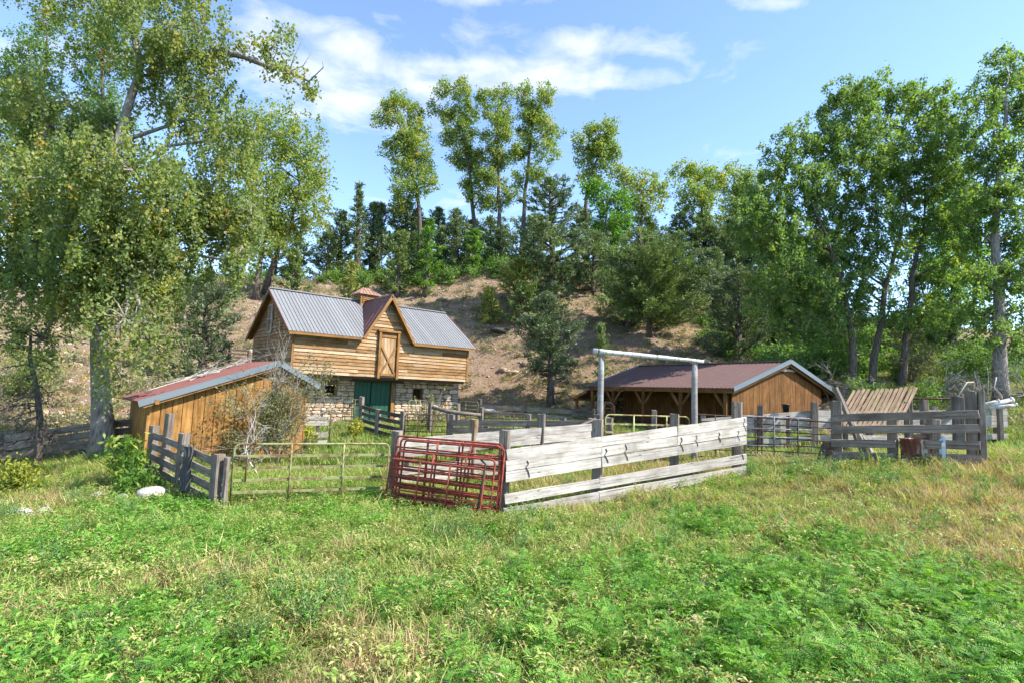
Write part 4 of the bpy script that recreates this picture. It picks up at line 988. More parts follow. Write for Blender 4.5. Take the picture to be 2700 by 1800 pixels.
pipe_gate('pipe_gate', 'tall narrow pipe gate beside the lean-to end of the shed', (4.55, 29.3), (5.3, 28.3), (2.05, 2.0), (.8, .8), (.25, .5, .75), (.5,), 'pipe_rust', .022, .3)

# ---------------------------------------------------------------- slatted loading ramp, tank, jug, leaning post, bucket, rag
rp = thing('slatted_ramp', 'brown slatted ramp leaning behind the grey fence at the right', 'ramp', (11.6, 17.9, gz(11.6, 17.9)))
TL, TR, BLp, BRp = Vector((11.42, 18.55, 2.80)), Vector((13.38, 18.2, 2.98)), Vector((9.95, 17.4, 1.5)), Vector((11.95, 17.2, 1.55))
for k in range(14):
    f = (k+.5)/14; a = BLp.lerp(BRp, f); b = TL.lerp(TR, f)+Vector((0, 0, random.uniform(-.04, .04)))
    rail('slat', a, b, .085, .05, 'slat_wood', rp, up=(TR-TL), jag=.006)
for f in (.25, .82):
    n_ = Vector((0, .05, -.04)); rail('crossbar', BLp.lerp(TL, f)+n_, BRp.lerp(TR, f)+n_, .10, .05, 'slat_wood', rp)
for (x, y, tp) in ((11.2, 18.6, 2.5), (12.75, 17.9, 2.5), (13.3, 18.5, 2.7)): post('post', x, y, tp, .13, 'grey_wood', rp)
lp = lone(9.62, 16.35, 2.80, .17, 'leaning weathered split post behind the left end of the grey fence', 'bleached_wood', lean=(0, 0))
for o in list(lp.children): bpy.data.objects.remove(o)
rail('post', (10.22, 15.9, .7), (9.62, 16.42, 2.82), .15, .13, 'grey_wood', lp, jag=.025, n=7, up=(0, 1, 0), cham=.02)
lp2 = thing('loose_pole', 'bleached pole leaning beside the weathered split post', 'pole', (10.5, 15.9, gz(10.5, 15.9))); rail('post', (10.5, 15.9, .7), (9.9, 16.4, 2.1), .10, .10, 'bleached_wood', lp2, jag=.015, n=6, up=(0, 1, 0), cham=.02)
rs = thing('rusty_sheet', 'small rusty sheet leaning at the left foot of the grey fence', 'sheet', (8.7, 15.4, gz(8.7, 15.4)))
rail('panel', (8.45, 15.2, .62), (8.86, 15.5, 1.28), .34, .02, 'pipe_rust', rs, up=(.6, -.8, .2))
def lathe(prof, seg=20, sx=1, sy=1):
    V, F = [], []
    for r_, z_ in prof:
        for j in range(seg): an = 2*math.pi*j/seg; V.append((r_*math.cos(an)*sx, r_*math.sin(an)*sy, z_))
    for i in range(len(prof)-1):
        for j in range(seg): a = i*seg+j; b = i*seg+(j+1) % seg; F.append((a, b, b+seg, a+seg))
    F.append(tuple(range(seg-1, -1, -1))); F.append(tuple((len(prof)-1)*seg+j for j in range(seg))); return V, F
zt_ = gz(10.52, 14.5)
tk = thing('rusty_tank', 'rusty metal stock tank streaked with white in the gap of the grey fence', 'tank', (10.52, 14.42, zt_-.03))
V, F = lathe([(.32, 0), (.33, .03), (.335, .3), (.35, .62), (.365, .64), (.365, .67), (.34, .675), (.32, .58)], 24, 1.15, .8)
for i in range(len(V)): V[i] = (V[i][0]*(1+.03*math.sin(V[i][2]*9)), V[i][1], V[i][2])
link('tank_body', pyd('tank_body', V, F, 'rust_tank', True), None, tk)
V, F = lathe([(.17, .66), (.175, .75), (.15, .785), (.05, .795)], 16, 1.15, .7); link('lid', pyd('lid', V, F, 'roof_brown', True), None, tk, (.12, 0, 0))
tube('drain', [(-.18, -.25, .28), (-.18, -.285, .28)], .03, 'iron', tk, 8)
jg = thing('plastic_jug', 'tall pale blue plastic jug standing right of the rusty tank', 'jug', (10.84, 13.98, gz(10.84, 13.98)))
V, F = lathe([(.09, 0), (.095, .02), (.095, .58), (.085, .64), (.035, .66), (.035, .69)], 4, 1.0, .9); link('jug_body', pyd('jug_body', V, F, 'blue_plastic', True), None, jg)
V, F = lathe([(.04, .68), (.04, .72), (.01, .725)], 10); link('cap', pyd('cap', V, F, 'white_plastic', True), None, jg)
V, F = lathe([(.098, .42), (.099, .55)], 4, 1.0, .9); link('wrapper', pyd('wrapper', V, F, 'white_plastic', True), None, jg)
bk = thing('bucket', 'small black bucket hanging on the bleached fence before the shed gable', 'bucket', (10.30, 20.78, 1.98))
V, F = lathe([(.10, 0), (.13, .26), (.145, .27), (.145, .3), (.12, .29)], 14); link('bucket_body', pyd('bucket_body', V, F, 'black_rubber', True), None, bk)
tube('bucket_handle', [(-.14, 0, .28), (-.1, -.08, .22), (0, -.13, .18), (.1, -.08, .22), (.14, 0, .28)], .008, 'iron', bk, 5)
# dark rag over the weathered fence
n_u, n_v = 9, 16; V, F = [], []
for j in range(n_v):
    for i in range(n_u):
        a = (i/(n_u-1)-.5); b = j/(n_v-1)
        wdt = .24*(1-.45*math.sin(b*2.6))+.04*math.sin(b*11)
        V.append((a*wdt*.75+.03*math.sin(b*7), a*wdt*.65-.06-.05*math.sin(a*17+b*3)-.03*b, -b*1.02+.04*math.sin(i*1.7)))
for j in range(n_v-1):
    for i in range(n_u-1): p = j*n_u+i; F.append((p, p+1, p+1+n_u, p+n_u))
rg = link('hanging_rag', pyd('hanging_rag', V, F, 'cloth_dark', True), None, None, (-7.30, 13.02, .82), (0, 0, -.75))
rg.modifiers.new('thick', 'SOLIDIFY').thickness = .02
tag(rg, 'dark twisted rag hanging over the weathered fence near the front gate', 'rag')
# ---------------------------------------------------------------- trees
TREES = [
('T1','big',(-12.52,17.5,-0.03),[(-12.52,17.5,-0.03),(-12.89,17.5,2.25),(-13.21,17.5,4.65),(-13.27,17.5,7.12),(-13.2,17.5,9.4),(-12.94,17.5,11.09),(-12.65,17.5,12.81),(-13.12,17.5,14.01),(-13.67,17.5,15.19),(-14.07,17.5,16.55)],[(-12.9,16.95,13.76,1.97,1.28),(-10.73,17.26,13.66,1.18,1.54),(-11.96,18.42,12.86,1.51,1.51),(-10.4,17.97,11.31,1.23,1.35),(-9.04,16.97,10.08,0.81,1.28),(-15.57,17.66,10.55,1.81,1.69),(-16.66,17.76,11.61,1.09,1.34),(-15.11,16.21,8.05,1.33,1.55),(-13.16,16.08,7.85,1.76,1.32),(-10.62,14.81,8.01,1.42,1.22),(-10.4,16.68,8.42,1.37,1.25),(-14.6,16.93,6.29,1.74,1.39),(-11.43,15.46,6.34,1.69,1.27),(-10.5,17.08,6.97,1.64,1.34),(-9.38,17.39,7.36,0.95,1.07),(-8.95,17.83,7.0,0.55,0.79),(-14.47,16.46,4.66,1.24,1.01),(-12.36,15.9,4.86,1.31,0.87),(-10.6,16.0,5.29,1.31,1.04),(-14.0,16.48,3.42,0.9,0.56),(-10.25,14.58,3.88,0.9,0.8),(-10.5,16.57,4.02,0.68,0.79),(-10.97,15.19,2.78,0.52,0.62),(-13.89,17.42,16.62,2.98,1.31),(-12.5,18.6,17.39,2.04,1.15),(-16.98,17.97,15.98,1.48,0.74),(-12.1,15.54,7.01,1.17,1.17),(-11.96,16.16,5.61,1.22,1.11),(-11.66,14.64,8.22,1.1,1.0),(-9.78,17.32,8.19,1.07,1.07),(-8.19,16.64,7.53,0.57,0.8),(-8.23,16.06,5.84,0.66,0.66),(-13.01,15.93,5.52,1.2,1.09),(-11.27,16.48,6.65,1.13,1.13),(-15.08,16.3,6.22,1.0,1.23),(-14.14,18.07,10.81,1.11,0.99),(-9.88,15.19,3.34,0.52,0.62)]),
('T1b','bigbranch',(-12.52,17.5,-0.03),[(-12.38,17.5,12.36),(-11.79,17.5,12.78),(-11.2,17.5,12.94),(-10.14,17.5,13.27),(-9.26,17.5,13.09),(-8.36,17.5,12.74),(-7.71,17.5,12.62),(-7.03,17.5,12.31)],[(-8.65,17.69,13.49,0.61,0.67),(-8.09,17.67,13.78,0.42,0.73),(-7.59,17.28,12.48,0.59,0.47),(-7.12,17.76,12.19,0.39,0.49),(-9.4,17.62,13.69,0.24,0.48),(-9.88,17.64,13.15,0.36,0.36),(-8.39,17.75,13.0,0.49,0.42)]),
('PA','poplar',(-38.62,46.0,4.18),[(-38.62,46.0,4.18),(-40.54,46.0,18.06),(-41.56,46.0,28.22),(-41.87,46.0,33.82)],[(-42.29,45.73,29.41,2.35,3.13),(-42.66,46.96,33.76,1.29,2.25),(-43.94,47.41,25.42,2.92,3.57),(-39.5,44.52,19.81,3.35,3.35),(-45.27,47.3,28.85,1.62,1.94),(-40.29,45.61,15.94,2.81,2.81)]),
('PB','poplar',(-34.6,47.0,5.38),[(-34.6,47.0,5.38),(-36.09,47.0,18.6),(-37.26,47.0,28.99),(-37.22,47.0,35.08)],[(-38.01,46.94,31.77,1.93,2.89),(-35.98,45.95,33.66,1.41,2.2),(-37.95,47.59,28.24,2.28,2.6),(-35.64,46.38,24.17,2.54,2.54),(-36.18,48.1,30.78,1.32,1.97)]),
('T4','cotton',(-21.36,47.0,11.18),[(-21.36,47.0,11.18),(-20.37,47.0,14.48),(-19.45,47.0,16.19),(-19.06,47.0,19.94),(-19.81,47.0,23.36)],[(-21.02,46.43,24.77,1.59,1.91),(-19.4,47.16,23.79,1.77,1.94),(-22.05,46.75,21.44,1.76,2.24),(-19.37,47.28,20.39,2.26,2.26),(-17.31,46.23,17.7,1.2,1.74),(-21.31,46.19,17.2,1.9,1.74),(-19.54,47.62,16.38,2.12,1.47),(-18.05,47.64,21.27,0.98,1.63),(-23.86,47.17,25.02,1.29,1.94),(-24.73,48.06,22.25,1.32,1.97)]),
('T4b','cotton',(-21.55,46.0,11.06),[(-21.55,46.0,11.06),(-21.42,46.0,13.51),(-20.82,46.0,16.16),(-20.92,46.0,19.48)],[(-20.85,45.35,14.0,1.4,1.09),(-23.68,46.78,16.97,1.28,1.92),(-21.49,45.27,18.51,1.55,1.86)]),
('CA','cotton',(-9.61,57.0,14.66),[(-9.61,57.0,14.66),(-10.19,57.0,19.92),(-10.66,57.0,23.05),(-11.64,57.0,25.98),(-12.92,57.0,30.44),(-13.35,57.0,32.59)],[(-13.24,57.81,33.25,1.11,1.11),(-14.14,57.22,32.9,0.7,1.0),(-14.86,57.19,31.11,1.0,0.84),(-11.48,57.82,32.01,0.93,1.13),(-10.91,57.5,30.12,1.12,1.12),(-13.08,57.51,27.87,1.45,1.1),(-10.57,56.22,27.59,1.1,1.1),(-11.77,56.77,25.46,1.59,1.11),(-9.77,56.28,23.86,1.22,1.1),(-11.78,56.47,23.02,1.42,0.99),(-12.31,56.5,21.34,0.99,0.79),(-9.9,57.63,26.32,0.8,1.01)]),
('CB','cotton',(-4.24,58.0,15.4),[(-4.24,58.0,15.4),(-4.71,58.0,21.51),(-5.22,58.0,25.79),(-6.12,58.0,29.67),(-6.84,58.0,33.83)],[(-8.41,57.41,34.76,0.9,0.84),(-6.43,57.68,34.77,0.93,1.17),(-9.45,57.99,32.95,0.73,0.49),(-6.1,58.55,32.82,1.31,1.14),(-8.02,58.74,32.4,1.03,1.03),(-7.64,58.33,29.77,1.02,0.94),(-5.89,57.55,29.9,1.33,1.33),(-6.65,58.07,27.28,0.89,0.93),(-4.57,58.33,27.26,1.06,1.26),(-3.67,57.29,24.71,1.08,0.92),(-5.36,58.29,23.95,0.73,0.77),(-3.93,57.79,22.96,1.21,0.93)]),
('CC','cotton',(-1.65,57.0,15.47),[(-1.65,57.0,15.47),(-1.84,57.0,20.24),(-2.04,57.0,24.44),(-2.33,57.0,27.63),(-2.62,57.0,32.14)],[(-4.05,57.14,34.01,0.72,0.76),(-2.19,57.26,34.27,1.1,0.92),(-3.05,57.26,32.26,1.4,0.92),(-1.45,57.04,31.56,0.68,1.11),(-3.32,57.09,28.91,1.04,1.04),(-1.58,56.53,29.58,0.83,0.91),(-3.05,56.99,27.38,0.72,0.72),(-0.39,56.42,27.86,0.51,0.67),(-3.36,56.97,25.02,0.99,0.87),(-1.23,57.06,23.01,0.88,1.04),(-2.85,57.43,22.24,1.0,0.88)]),
('CD','cotton',(0.67,58.0,16.21),[(0.67,58.0,16.21),(0.79,58.0,21.72),(1.09,58.0,28.2),(1.37,58.0,32.16),(2.55,58.0,34.86)],[(0.22,57.83,34.79,0.77,0.97),(2.73,57.25,34.34,0.92,1.08),(0.71,58.04,33.04,0.89,1.09),(1.79,57.54,31.5,1.29,1.33),(3.45,58.38,30.66,1.1,1.1),(1.25,57.83,29.44,1.05,0.93),(3.07,57.81,28.2,1.13,0.89),(-0.28,58.64,28.44,0.74,0.9),(1.78,57.83,25.99,1.13,0.93),(-0.17,57.76,25.03,0.69,0.89)]),
('CE','cotton',(7.07,55.0,17.94),[(7.07,55.0,17.94),(7.1,55.0,22.99),(7.45,55.0,25.05),(8.48,55.0,27.57),(9.13,55.0,29.88)],[(7.51,54.76,29.18,0.84,0.84),(9.23,54.97,29.66,0.88,0.96),(6.1,54.37,28.01,0.65,0.68),(8.4,55.07,27.6,1.38,1.0),(6.89,55.66,26.97,0.97,0.89),(9.71,55.1,27.24,0.65,0.69),(7.5,55.38,25.21,0.77,0.7)]),
('CF','bright',(8.28,52.0,14.5),[(8.28,52.0,14.5),(8.32,52.0,17.15),(8.63,52.0,20.02),(8.77,52.0,21.94)],[(7.96,52.76,21.8,1.4,1.4),(9.84,52.58,21.03,1.39,1.39),(6.95,52.41,22.42,0.8,0.73),(8.92,52.53,19.24,1.58,1.21),(10.43,52.54,19.3,0.84,1.03),(7.51,51.58,17.19,0.65,0.83),(9.6,51.97,17.57,0.98,0.83)]),
('CG','yellowgreen',(12.77,56.0,17.41),[(12.77,56.0,17.41),(12.83,56.0,19.87),(13.08,56.0,23.18),(13.25,56.0,25.27)],[(10.16,55.72,25.45,1.09,0.89),(12.95,55.58,24.67,1.44,1.05),(14.91,56.13,24.13,1.1,1.06),(11.8,55.68,23.01,1.05,1.05),(13.95,56.21,22.46,1.45,1.06),(12.53,56.15,21.55,0.9,0.9),(11.1,55.3,24.49,0.89,0.89)]),
('CH','cotton2',(19.63,58.0,19.04),[(19.63,58.0,19.04),(19.51,58.0,21.16),(20.02,58.0,23.32),(19.58,58.0,26.31)],[(17.55,57.89,26.95,1.25,0.93),(19.51,57.78,26.66,1.45,1.13),(21.3,58.4,26.11,1.1,1.35),(18.29,57.19,24.45,1.4,1.08),(20.1,57.35,23.73,1.24,1.24),(18.15,58.02,23.04,1.05,0.93)]),
('CI','cotton2',(24.55,60.0,17.21),[(24.55,60.0,17.21),(24.34,60.0,23.22),(24.13,60.0,26.69)],[(23.61,59.75,26.58,1.63,1.8),(25.58,60.43,24.28,1.86,2.27),(23.33,59.57,21.74,1.55,1.87),(26.12,59.21,26.46,1.22,1.62),(25.65,61.12,20.12,2.09,1.67)]),
('RA','right',(17.93,29.0,3.31),[(17.93,29.0,3.31),(17.91,29.0,5.72),(17.51,29.0,8.29),(17.02,29.0,9.84),(16.53,29.0,11.54),(15.26,29.0,14.17)],[(13.9,28.6,15.43,0.6,0.67),(15.0,28.45,16.48,0.74,0.77),(14.7,28.66,14.55,1.0,0.93),(13.05,28.75,13.45,0.65,0.68),(13.73,28.57,11.83,1.12,0.9),(12.92,29.06,11.42,0.66,0.91),(15.61,29.68,13.35,0.83,0.93),(15.86,28.42,13.97,0.67,0.67),(14.12,28.87,9.44,1.01,0.91),(16.02,29.26,10.8,0.79,0.82),(15.51,29.6,8.46,0.9,0.78),(13.89,29.78,7.9,0.91,0.78),(16.05,28.44,8.64,0.77,0.74),(16.88,29.06,6.98,0.76,0.63),(15.1,29.59,6.59,0.83,0.65),(11.96,28.3,12.2,0.62,0.74),(16.68,29.14,16.33,0.64,0.64)]),
('RB','right',(19.14,29.5,3.62),[(19.14,29.5,3.62),(19.58,29.5,5.83),(20.05,29.5,8.74),(20.91,29.5,11.45),(21.29,29.5,13.23),(20.78,29.5,16.65)],[(18.38,28.99,19.57,0.89,0.68),(17.71,29.92,18.86,0.81,0.81),(20.24,30.18,19.96,1.05,0.82),(18.56,29.56,17.57,1.16,0.93),(19.47,28.73,16.66,1.0,0.9),(17.66,28.82,15.27,0.91,0.91),(19.32,29.37,15.02,1.05,0.92),(18.91,30.04,13.32,1.08,0.94),(19.88,29.09,13.03,0.79,0.81),(17.91,29.76,12.09,0.7,0.7),(18.95,29.35,10.8,0.92,0.79),(17.99,29.13,8.86,0.76,0.76),(19.75,29.82,9.33,0.81,0.7),(18.26,29.2,7.31,0.71,0.64),(20.14,29.3,7.39,0.64,0.64),(17.7,29.91,10.49,0.78,0.78),(16.83,29.49,13.05,0.7,0.7),(17.15,29.94,17.0,0.81,0.81),(20.49,29.53,15.13,0.77,0.77),(19.87,28.97,10.86,0.76,0.76)]),
('RC','right',(21.04,30.0,3.63),[(21.04,30.0,3.63),(21.43,30.0,5.95),(21.86,30.0,9.31),(22.25,30.0,10.96),(22.63,30.0,12.34),(22.89,30.0,16.26)],[(21.7,29.91,19.87,0.94,0.7),(23.59,30.58,20.32,1.07,0.72),(24.16,30.1,19.2,0.81,0.81),(22.79,30.73,18.31,1.07,0.97),(22.98,29.22,16.75,1.05,1.05),(22.26,29.75,15.29,0.93,0.93),(24.77,30.42,17.66,0.72,0.96),(22.07,30.29,13.81,0.71,0.82),(23.3,30.1,14.35,0.81,0.81),(22.25,30.26,11.44,0.66,0.79),(23.24,30.59,9.49,0.8,0.67),(24.18,30.29,15.58,0.85,0.85),(24.33,30.07,13.26,0.79,0.79),(23.5,30.1,12.13,0.92,0.79),(24.1,30.26,10.13,0.92,0.79),(22.27,29.73,7.41,0.86,0.65),(24.56,30.26,8.11,0.87,0.71),(25.18,30.18,15.58,0.71,0.82),(21.71,30.45,16.41,0.8,0.8)]),
('RE','vivid',(29.52,37.0,4.48),[(29.52,37.0,4.48),(29.7,37.0,9.39),(29.99,37.0,12.74),(30.24,37.0,15.12)],[(29.75,36.96,16.11,1.32,1.16),(30.21,36.16,14.85,1.29,1.29),(28.93,37.07,14.07,1.33,1.16),(31.02,37.63,13.28,1.18,1.18),(28.17,37.25,11.89,1.01,0.88),(31.69,37.25,16.98,0.88,0.88),(29.61,36.81,11.01,1.12,0.96),(31.19,36.75,11.06,0.96,1.12),(29.51,37.39,9.11,1.14,0.98)]),
('RD','right2',(23.87,27.0,3.04),[(23.87,27.0,3.04),(23.87,27.0,5.76),(23.98,27.0,8.17),(23.9,27.0,10.61),(24.07,27.0,13.1),(24.58,27.0,16.29),(24.98,27.0,19.54)],[(24.05,26.34,20.13,0.51,0.41),(24.61,27.57,19.74,0.65,0.65),(25.92,27.59,20.33,0.55,0.79),(25.47,27.72,18.92,0.87,0.77),(23.17,26.43,17.73,0.62,0.62),(22.72,26.4,16.18,0.6,0.71),(25.56,27.61,17.41,0.75,0.87),(23.92,26.85,15.56,0.73,0.84),(24.94,26.64,15.12,0.63,0.84),(24.19,26.82,13.91,0.73,0.84),(23.49,27.25,14.57,0.43,0.64),(24.44,26.47,12.92,0.62,0.83),(23.78,26.98,12.46,0.52,0.64),(25.33,27.25,11.61,0.64,0.86),(24.75,27.34,10.61,0.62,0.64),(24.51,26.24,8.87,0.57,0.8),(23.62,27.48,7.01,0.72,0.65),(24.91,26.9,7.22,0.59,0.7),(26.03,26.9,17.58,0.7,1.06),(26.03,27.1,13.84,0.71,1.18),(22.68,26.66,12.92,0.63,0.72),(23.76,27.6,10.77,0.75,0.75),(22.54,26.55,8.63,0.72,0.72),(24.42,27.07,8.81,0.71,0.73),(23.43,26.48,6.16,0.62,0.51),(25.47,27.18,5.83,0.64,0.64),(26.36,27.63,10.5,0.72,0.96),(23.04,27.6,11.63,0.6,0.72)]),
]
CONIFERS = [
('P1','pine',-15.65,54.0,14.09,9.25,1.26),
('P2','pinyon',3.19,46.0,10.87,10.51,2.89),
('P3','pinyon',-5.91,55.0,14.89,6.29,1.88),
('P4','juniper',-10.61,50.0,11.08,6.02,1.44),
('A1','aspen',-8.12,50.0,11.17,7.27,1.16),
('A2','aspen',-3.96,54.0,14.73,4.0,0.89),
('J1','dome',0.49,47.0,10.12,3.47,1.67),
('J2','juniper',0.84,44.0,8.32,2.95,1.57),
('J3','dome',-2.02,45.0,8.85,2.04,0.92),
('P6','front',2.5,35.0,1.63,7.62,2.39),
('J4','wide',10.41,42.0,6.98,8.49,4.31),
('J5','juniper',9.0,43.0,7.38,7.11,2.06),
('J6','juniper',15.54,38.0,5.11,6.9,2.29),
('J7','cone',6.03,37.0,5.51,2.05,0.66),
('J8','pinyon',-16.69,30.0,2.62,6.23,1.64),
('J9','cone',-18.64,46.0,9.78,4.21,1.64),
('J10','cone',-13.2,44.0,9.41,3.37,1.44),
('B1','pinyon',-19.24,56.0,13.03,5.55,1.72),
('B2','pine',-14.44,57.0,13.22,9.14,1.56),
('B3','pinyon',-10.7,58.0,13.97,7.22,1.79),
('B4','pinyon',-7.74,57.0,13.67,6.07,1.56),
('B5','pinyon',7.13,50.0,10.7,7.08,2.05),
('B6','pinyon',15.44,50.0,9.96,6.7,2.39),
('B7','pinyon',17.12,47.0,8.62,7.29,1.93),
('B8','pine',22.15,46.0,8.05,9.1,2.2),
('B9','juniper',20.9,40.0,5.84,5.72,1.92),
('B10','pinyon',24.26,42.0,6.25,6.16,2.01),
('B11','pinyon',27.94,38.0,5.31,5.29,1.82),
('B12','juniper',29.74,37.0,5.07,4.37,1.52),
('B14','juniper',19.92,42.0,6.23,4.53,1.29),
('B15','pinyon',-1.37,56.0,12.92,6.76,1.72),
('F1','juniper',-18.7,58.0,13.14,8.37,1.9),
('F2','pinyon',-15.55,59.0,13.37,9.66,2.1),
('F3','juniper',-12.3,60.0,13.9,9.84,2.26),
('F4','pinyon',-8.7,61.0,14.24,9.12,2.09),
('F5','juniper',-5.16,60.0,14.38,7.04,1.85),
('F6','pinyon',-2.84,62.0,14.88,7.94,1.91),
('F7','pinyon',2.05,60.0,14.45,8.12,2.26),
('F8','juniper',7.3,57.0,13.24,8.93,2.34),
('F9','pinyon',10.55,57.0,13.16,8.52,2.34),
('F10','juniper',14.07,58.0,13.28,8.87,2.46),
('F11','pinyon',17.29,58.0,13.19,9.5,2.58),
('F12','juniper',20.04,57.0,12.72,9.95,2.53),
('F13','pinyon',22.33,56.0,12.05,9.76,2.49),
('F14','juniper',24.33,54.0,11.24,10.56,2.59),
('F15','pinyon',26.3,52.0,10.11,10.14,2.49),
('F16','juniper',27.88,50.0,9.56,9.38,2.39),
('F17','pinyon',-22.72,57.0,12.78,5.56,1.64),
('F18','juniper',-25.46,58.0,13.12,6.25,1.67),
]
def wobble(p, q, n, amp):
    p, q = Vector(p), Vector(q); out = []
    L = (q-p).length
    for k in range(n+1):
        f = k/n; v = p.lerp(q, f); s = math.sin(math.pi*f)
        out.append(v+Vector((random.uniform(-1, 1), random.uniform(-1, 1), random.uniform(-.5, 1)))*amp*L*s)
    return out
def tree(name, label, base, trunk, lobes, r0, mat, barkmat, lsize, cover, tint0=.45, droop=0.0, group=None, twigs=5, tuft=.34, yellow=0.0, flare=1.25, seg=9, gap=.0, grow=1.0, taper=.9, fill=0):
    base = Vector(base); base.z = gz(base.x, base.y)-.15
    root = thing(name, label, 'tree', base, 0, group)
    tr = [Vector(p)-base for p in trunk]; tr[0] = Vector((tr[0].x, tr[0].y, 0)) if tr[0].z < 2 else tr[0]
    if tr[0].z > .5: tr.insert(0, Vector((tr[0].x, tr[0].y, 0)))
    fine = []
    for i in range(len(tr)-1):
        w = wobble(tr[i], tr[i+1], 3, .03); fine += w[:-1]
    fine.append(tr[-1])
    n = len(fine); rad = [r0*(1-.86*(i/(n-1))**(.9 if taper == .9 else .6)) for i in range(n)]; rad[0] *= flare
    if n > 1: rad[1] *= 1+(flare-1)*.35
    paths = [(fine, rad)]; small = []
    if fill:
        lobes = list(lobes)
        for k in range(fill):
            p = fine[int(n*random.uniform(.42, .9))]; an = random.uniform(0, 6.28); o_ = random.uniform(.4, 1.1)
            lobes.append((base.x+p.x+math.cos(an)*o_, base.y+p.y+math.sin(an)*o_, base.z+p.z, random.uniform(.35, .7), random.uniform(.35, .7)))
    C, D, T_, S_ = [], [], [], []
    for li, (lx, ly, lz, rx, rz) in enumerate(lobes):
        rx, rz = rx*grow, rz*grow
        c = Vector((lx, ly, lz))-base
        # limb from the trunk
        best, bi = 1e9, 0
        for i in range(n//4, n):
            p = fine[i]; d = (p-c).length + (2.5*max(0, p.z-c.z+.35*math.hypot(p.x-c.x, p.y-c.y)))
            if d < best: best, bi = d, i
        p0 = fine[bi]
        ctr = p0.lerp(c, .5)+Vector((random.uniform(-.2, .2), random.uniform(-.2, .2), .12))*(c-p0).length
        pts = [p0, p0.lerp(ctr, .55), ctr, ctr.lerp(c, .5), c]
        rr = max(rad[bi]*.55, .03); paths.append((pts, [rr, rr*.8, rr*.6, rr*.42, rr*.28]))
        area = math.pi*rx*rz; la = lsize*lsize*.72*.5*.5
        nl = int(area*cover/la*(.55 if droop > .6 and lz < 5.0 else 1))
        nt = max(10, int(area/(tuft*tuft)*1.5)); per = max(4, nl//nt)
        # tuft centres, denser towards the shell
        u = RNG.normal(size=(nt, 3)); u /= np.linalg.norm(u, axis=1, keepdims=True)
        rr_ = RNG.uniform(.15, 1.0, nt)**.5
        if gap: keep = RNG.random(nt) > gap; u, rr_ = u[keep], rr_[keep]; nt = len(u)
        tc_ = np.array(c)+u*rr_[:, None]*np.array([rx, rx*.9, rz])*RNG.uniform(.75, 1.22, nt)[:, None]
        for k in RNG.choice(nt, min(twigs, nt), replace=False):
            e = Vector(tc_[k]); m_ = c.lerp(e, .5)+Vector((random.uniform(-.1, .1), random.uniform(-.1, .1), random.uniform(0, .15)))*rx
            small.append(([c, m_, e], [rr*.28, rr*.18, .006]))
        tt = RNG.normal(tint0, .16, nt)
        if yellow: tt += (RNG.random(nt) < yellow)*RNG.uniform(.15, .4, nt)
        k = RNG.poisson(per, nt)+1
        rep = np.repeat(np.arange(nt), k); m = len(rep)
        off = RNG.normal(size=(m, 3))*tuft*.5
        if droop:
            s = RNG.uniform(0, 1, m)**1.0; hang = RNG.uniform(.5, 1.3, nt)[rep]*droop
            off = RNG.normal(size=(m, 3))*tuft*.26 + np.stack([RNG.normal(size=nt)[rep]*.12*s, RNG.normal(size=nt)[rep]*.12*s, -s*hang], 1)
        C.append(tc_[rep]+off); d_ = RNG.normal(size=(m, 3)); d_[:, 2] -= .9 if droop else .35; D.append(d_)
        T_.append(tt[rep]+RNG.normal(size=m)*.13); S_.append(lsize*RNG.uniform(.5, 1.35, m))
    V1, F1 = tubemesh(paths[:1], seg); V2, F2 = tubemesh(paths[1:]+small, 5)
    F2 = [tuple(i+len(V1) for i in f) for f in F2]
    link('trunk', pyd('trunk', V1+V2, F1+F2, barkmat, True), None, root)
    C, D, T_, S_ = np.concatenate(C), np.concatenate(D), np.concatenate(T_), np.concatenate(S_)
    link('crown', leafmesh('crown', C, D, S_, S_*.72, T_, mat), None, root)
    return root
KIND = dict(cotton=dict(mat='leaf_cotton', lsize=.21, cover=1.9, r0=.28, tuft=.42, yellow=.16, gap=.06, grow=1.3, tint0=.55, fill=9),
            cotton2=dict(mat='leaf_cotton', lsize=.23, cover=1.8, r0=.28, tuft=.45, yellow=.12, gap=.1, tint0=.55, grow=1.25, fill=5),
            yellowgreen=dict(mat='leaf_cotton', lsize=.22, cover=1.5, r0=.24, tuft=.42, yellow=.3, gap=.12, tint0=.6, grow=1.25),
            bright=dict(mat='leaf_bright', lsize=.22, cover=2.0, r0=.26, tuft=.42, gap=.08, grow=1.15),
            poplar=dict(mat='leaf_poplar', lsize=.2, cover=1.4, r0=.3, tuft=.42, gap=.1),
            right=dict(mat='leaf_right', lsize=.135, cover=1.55, r0=.20, tuft=.40, gap=.10, droop=.35, yellow=.05, grow=1.6),
            right2=dict(mat='leaf_right', lsize=.13, cover=1.35, r0=.33, tuft=.40, gap=.12, droop=.35, yellow=.06, grow=1.5),
            vivid=dict(mat='leaf_vivid', lsize=.17, cover=1.6, r0=.25, tuft=.42, gap=.08, grow=1.35))
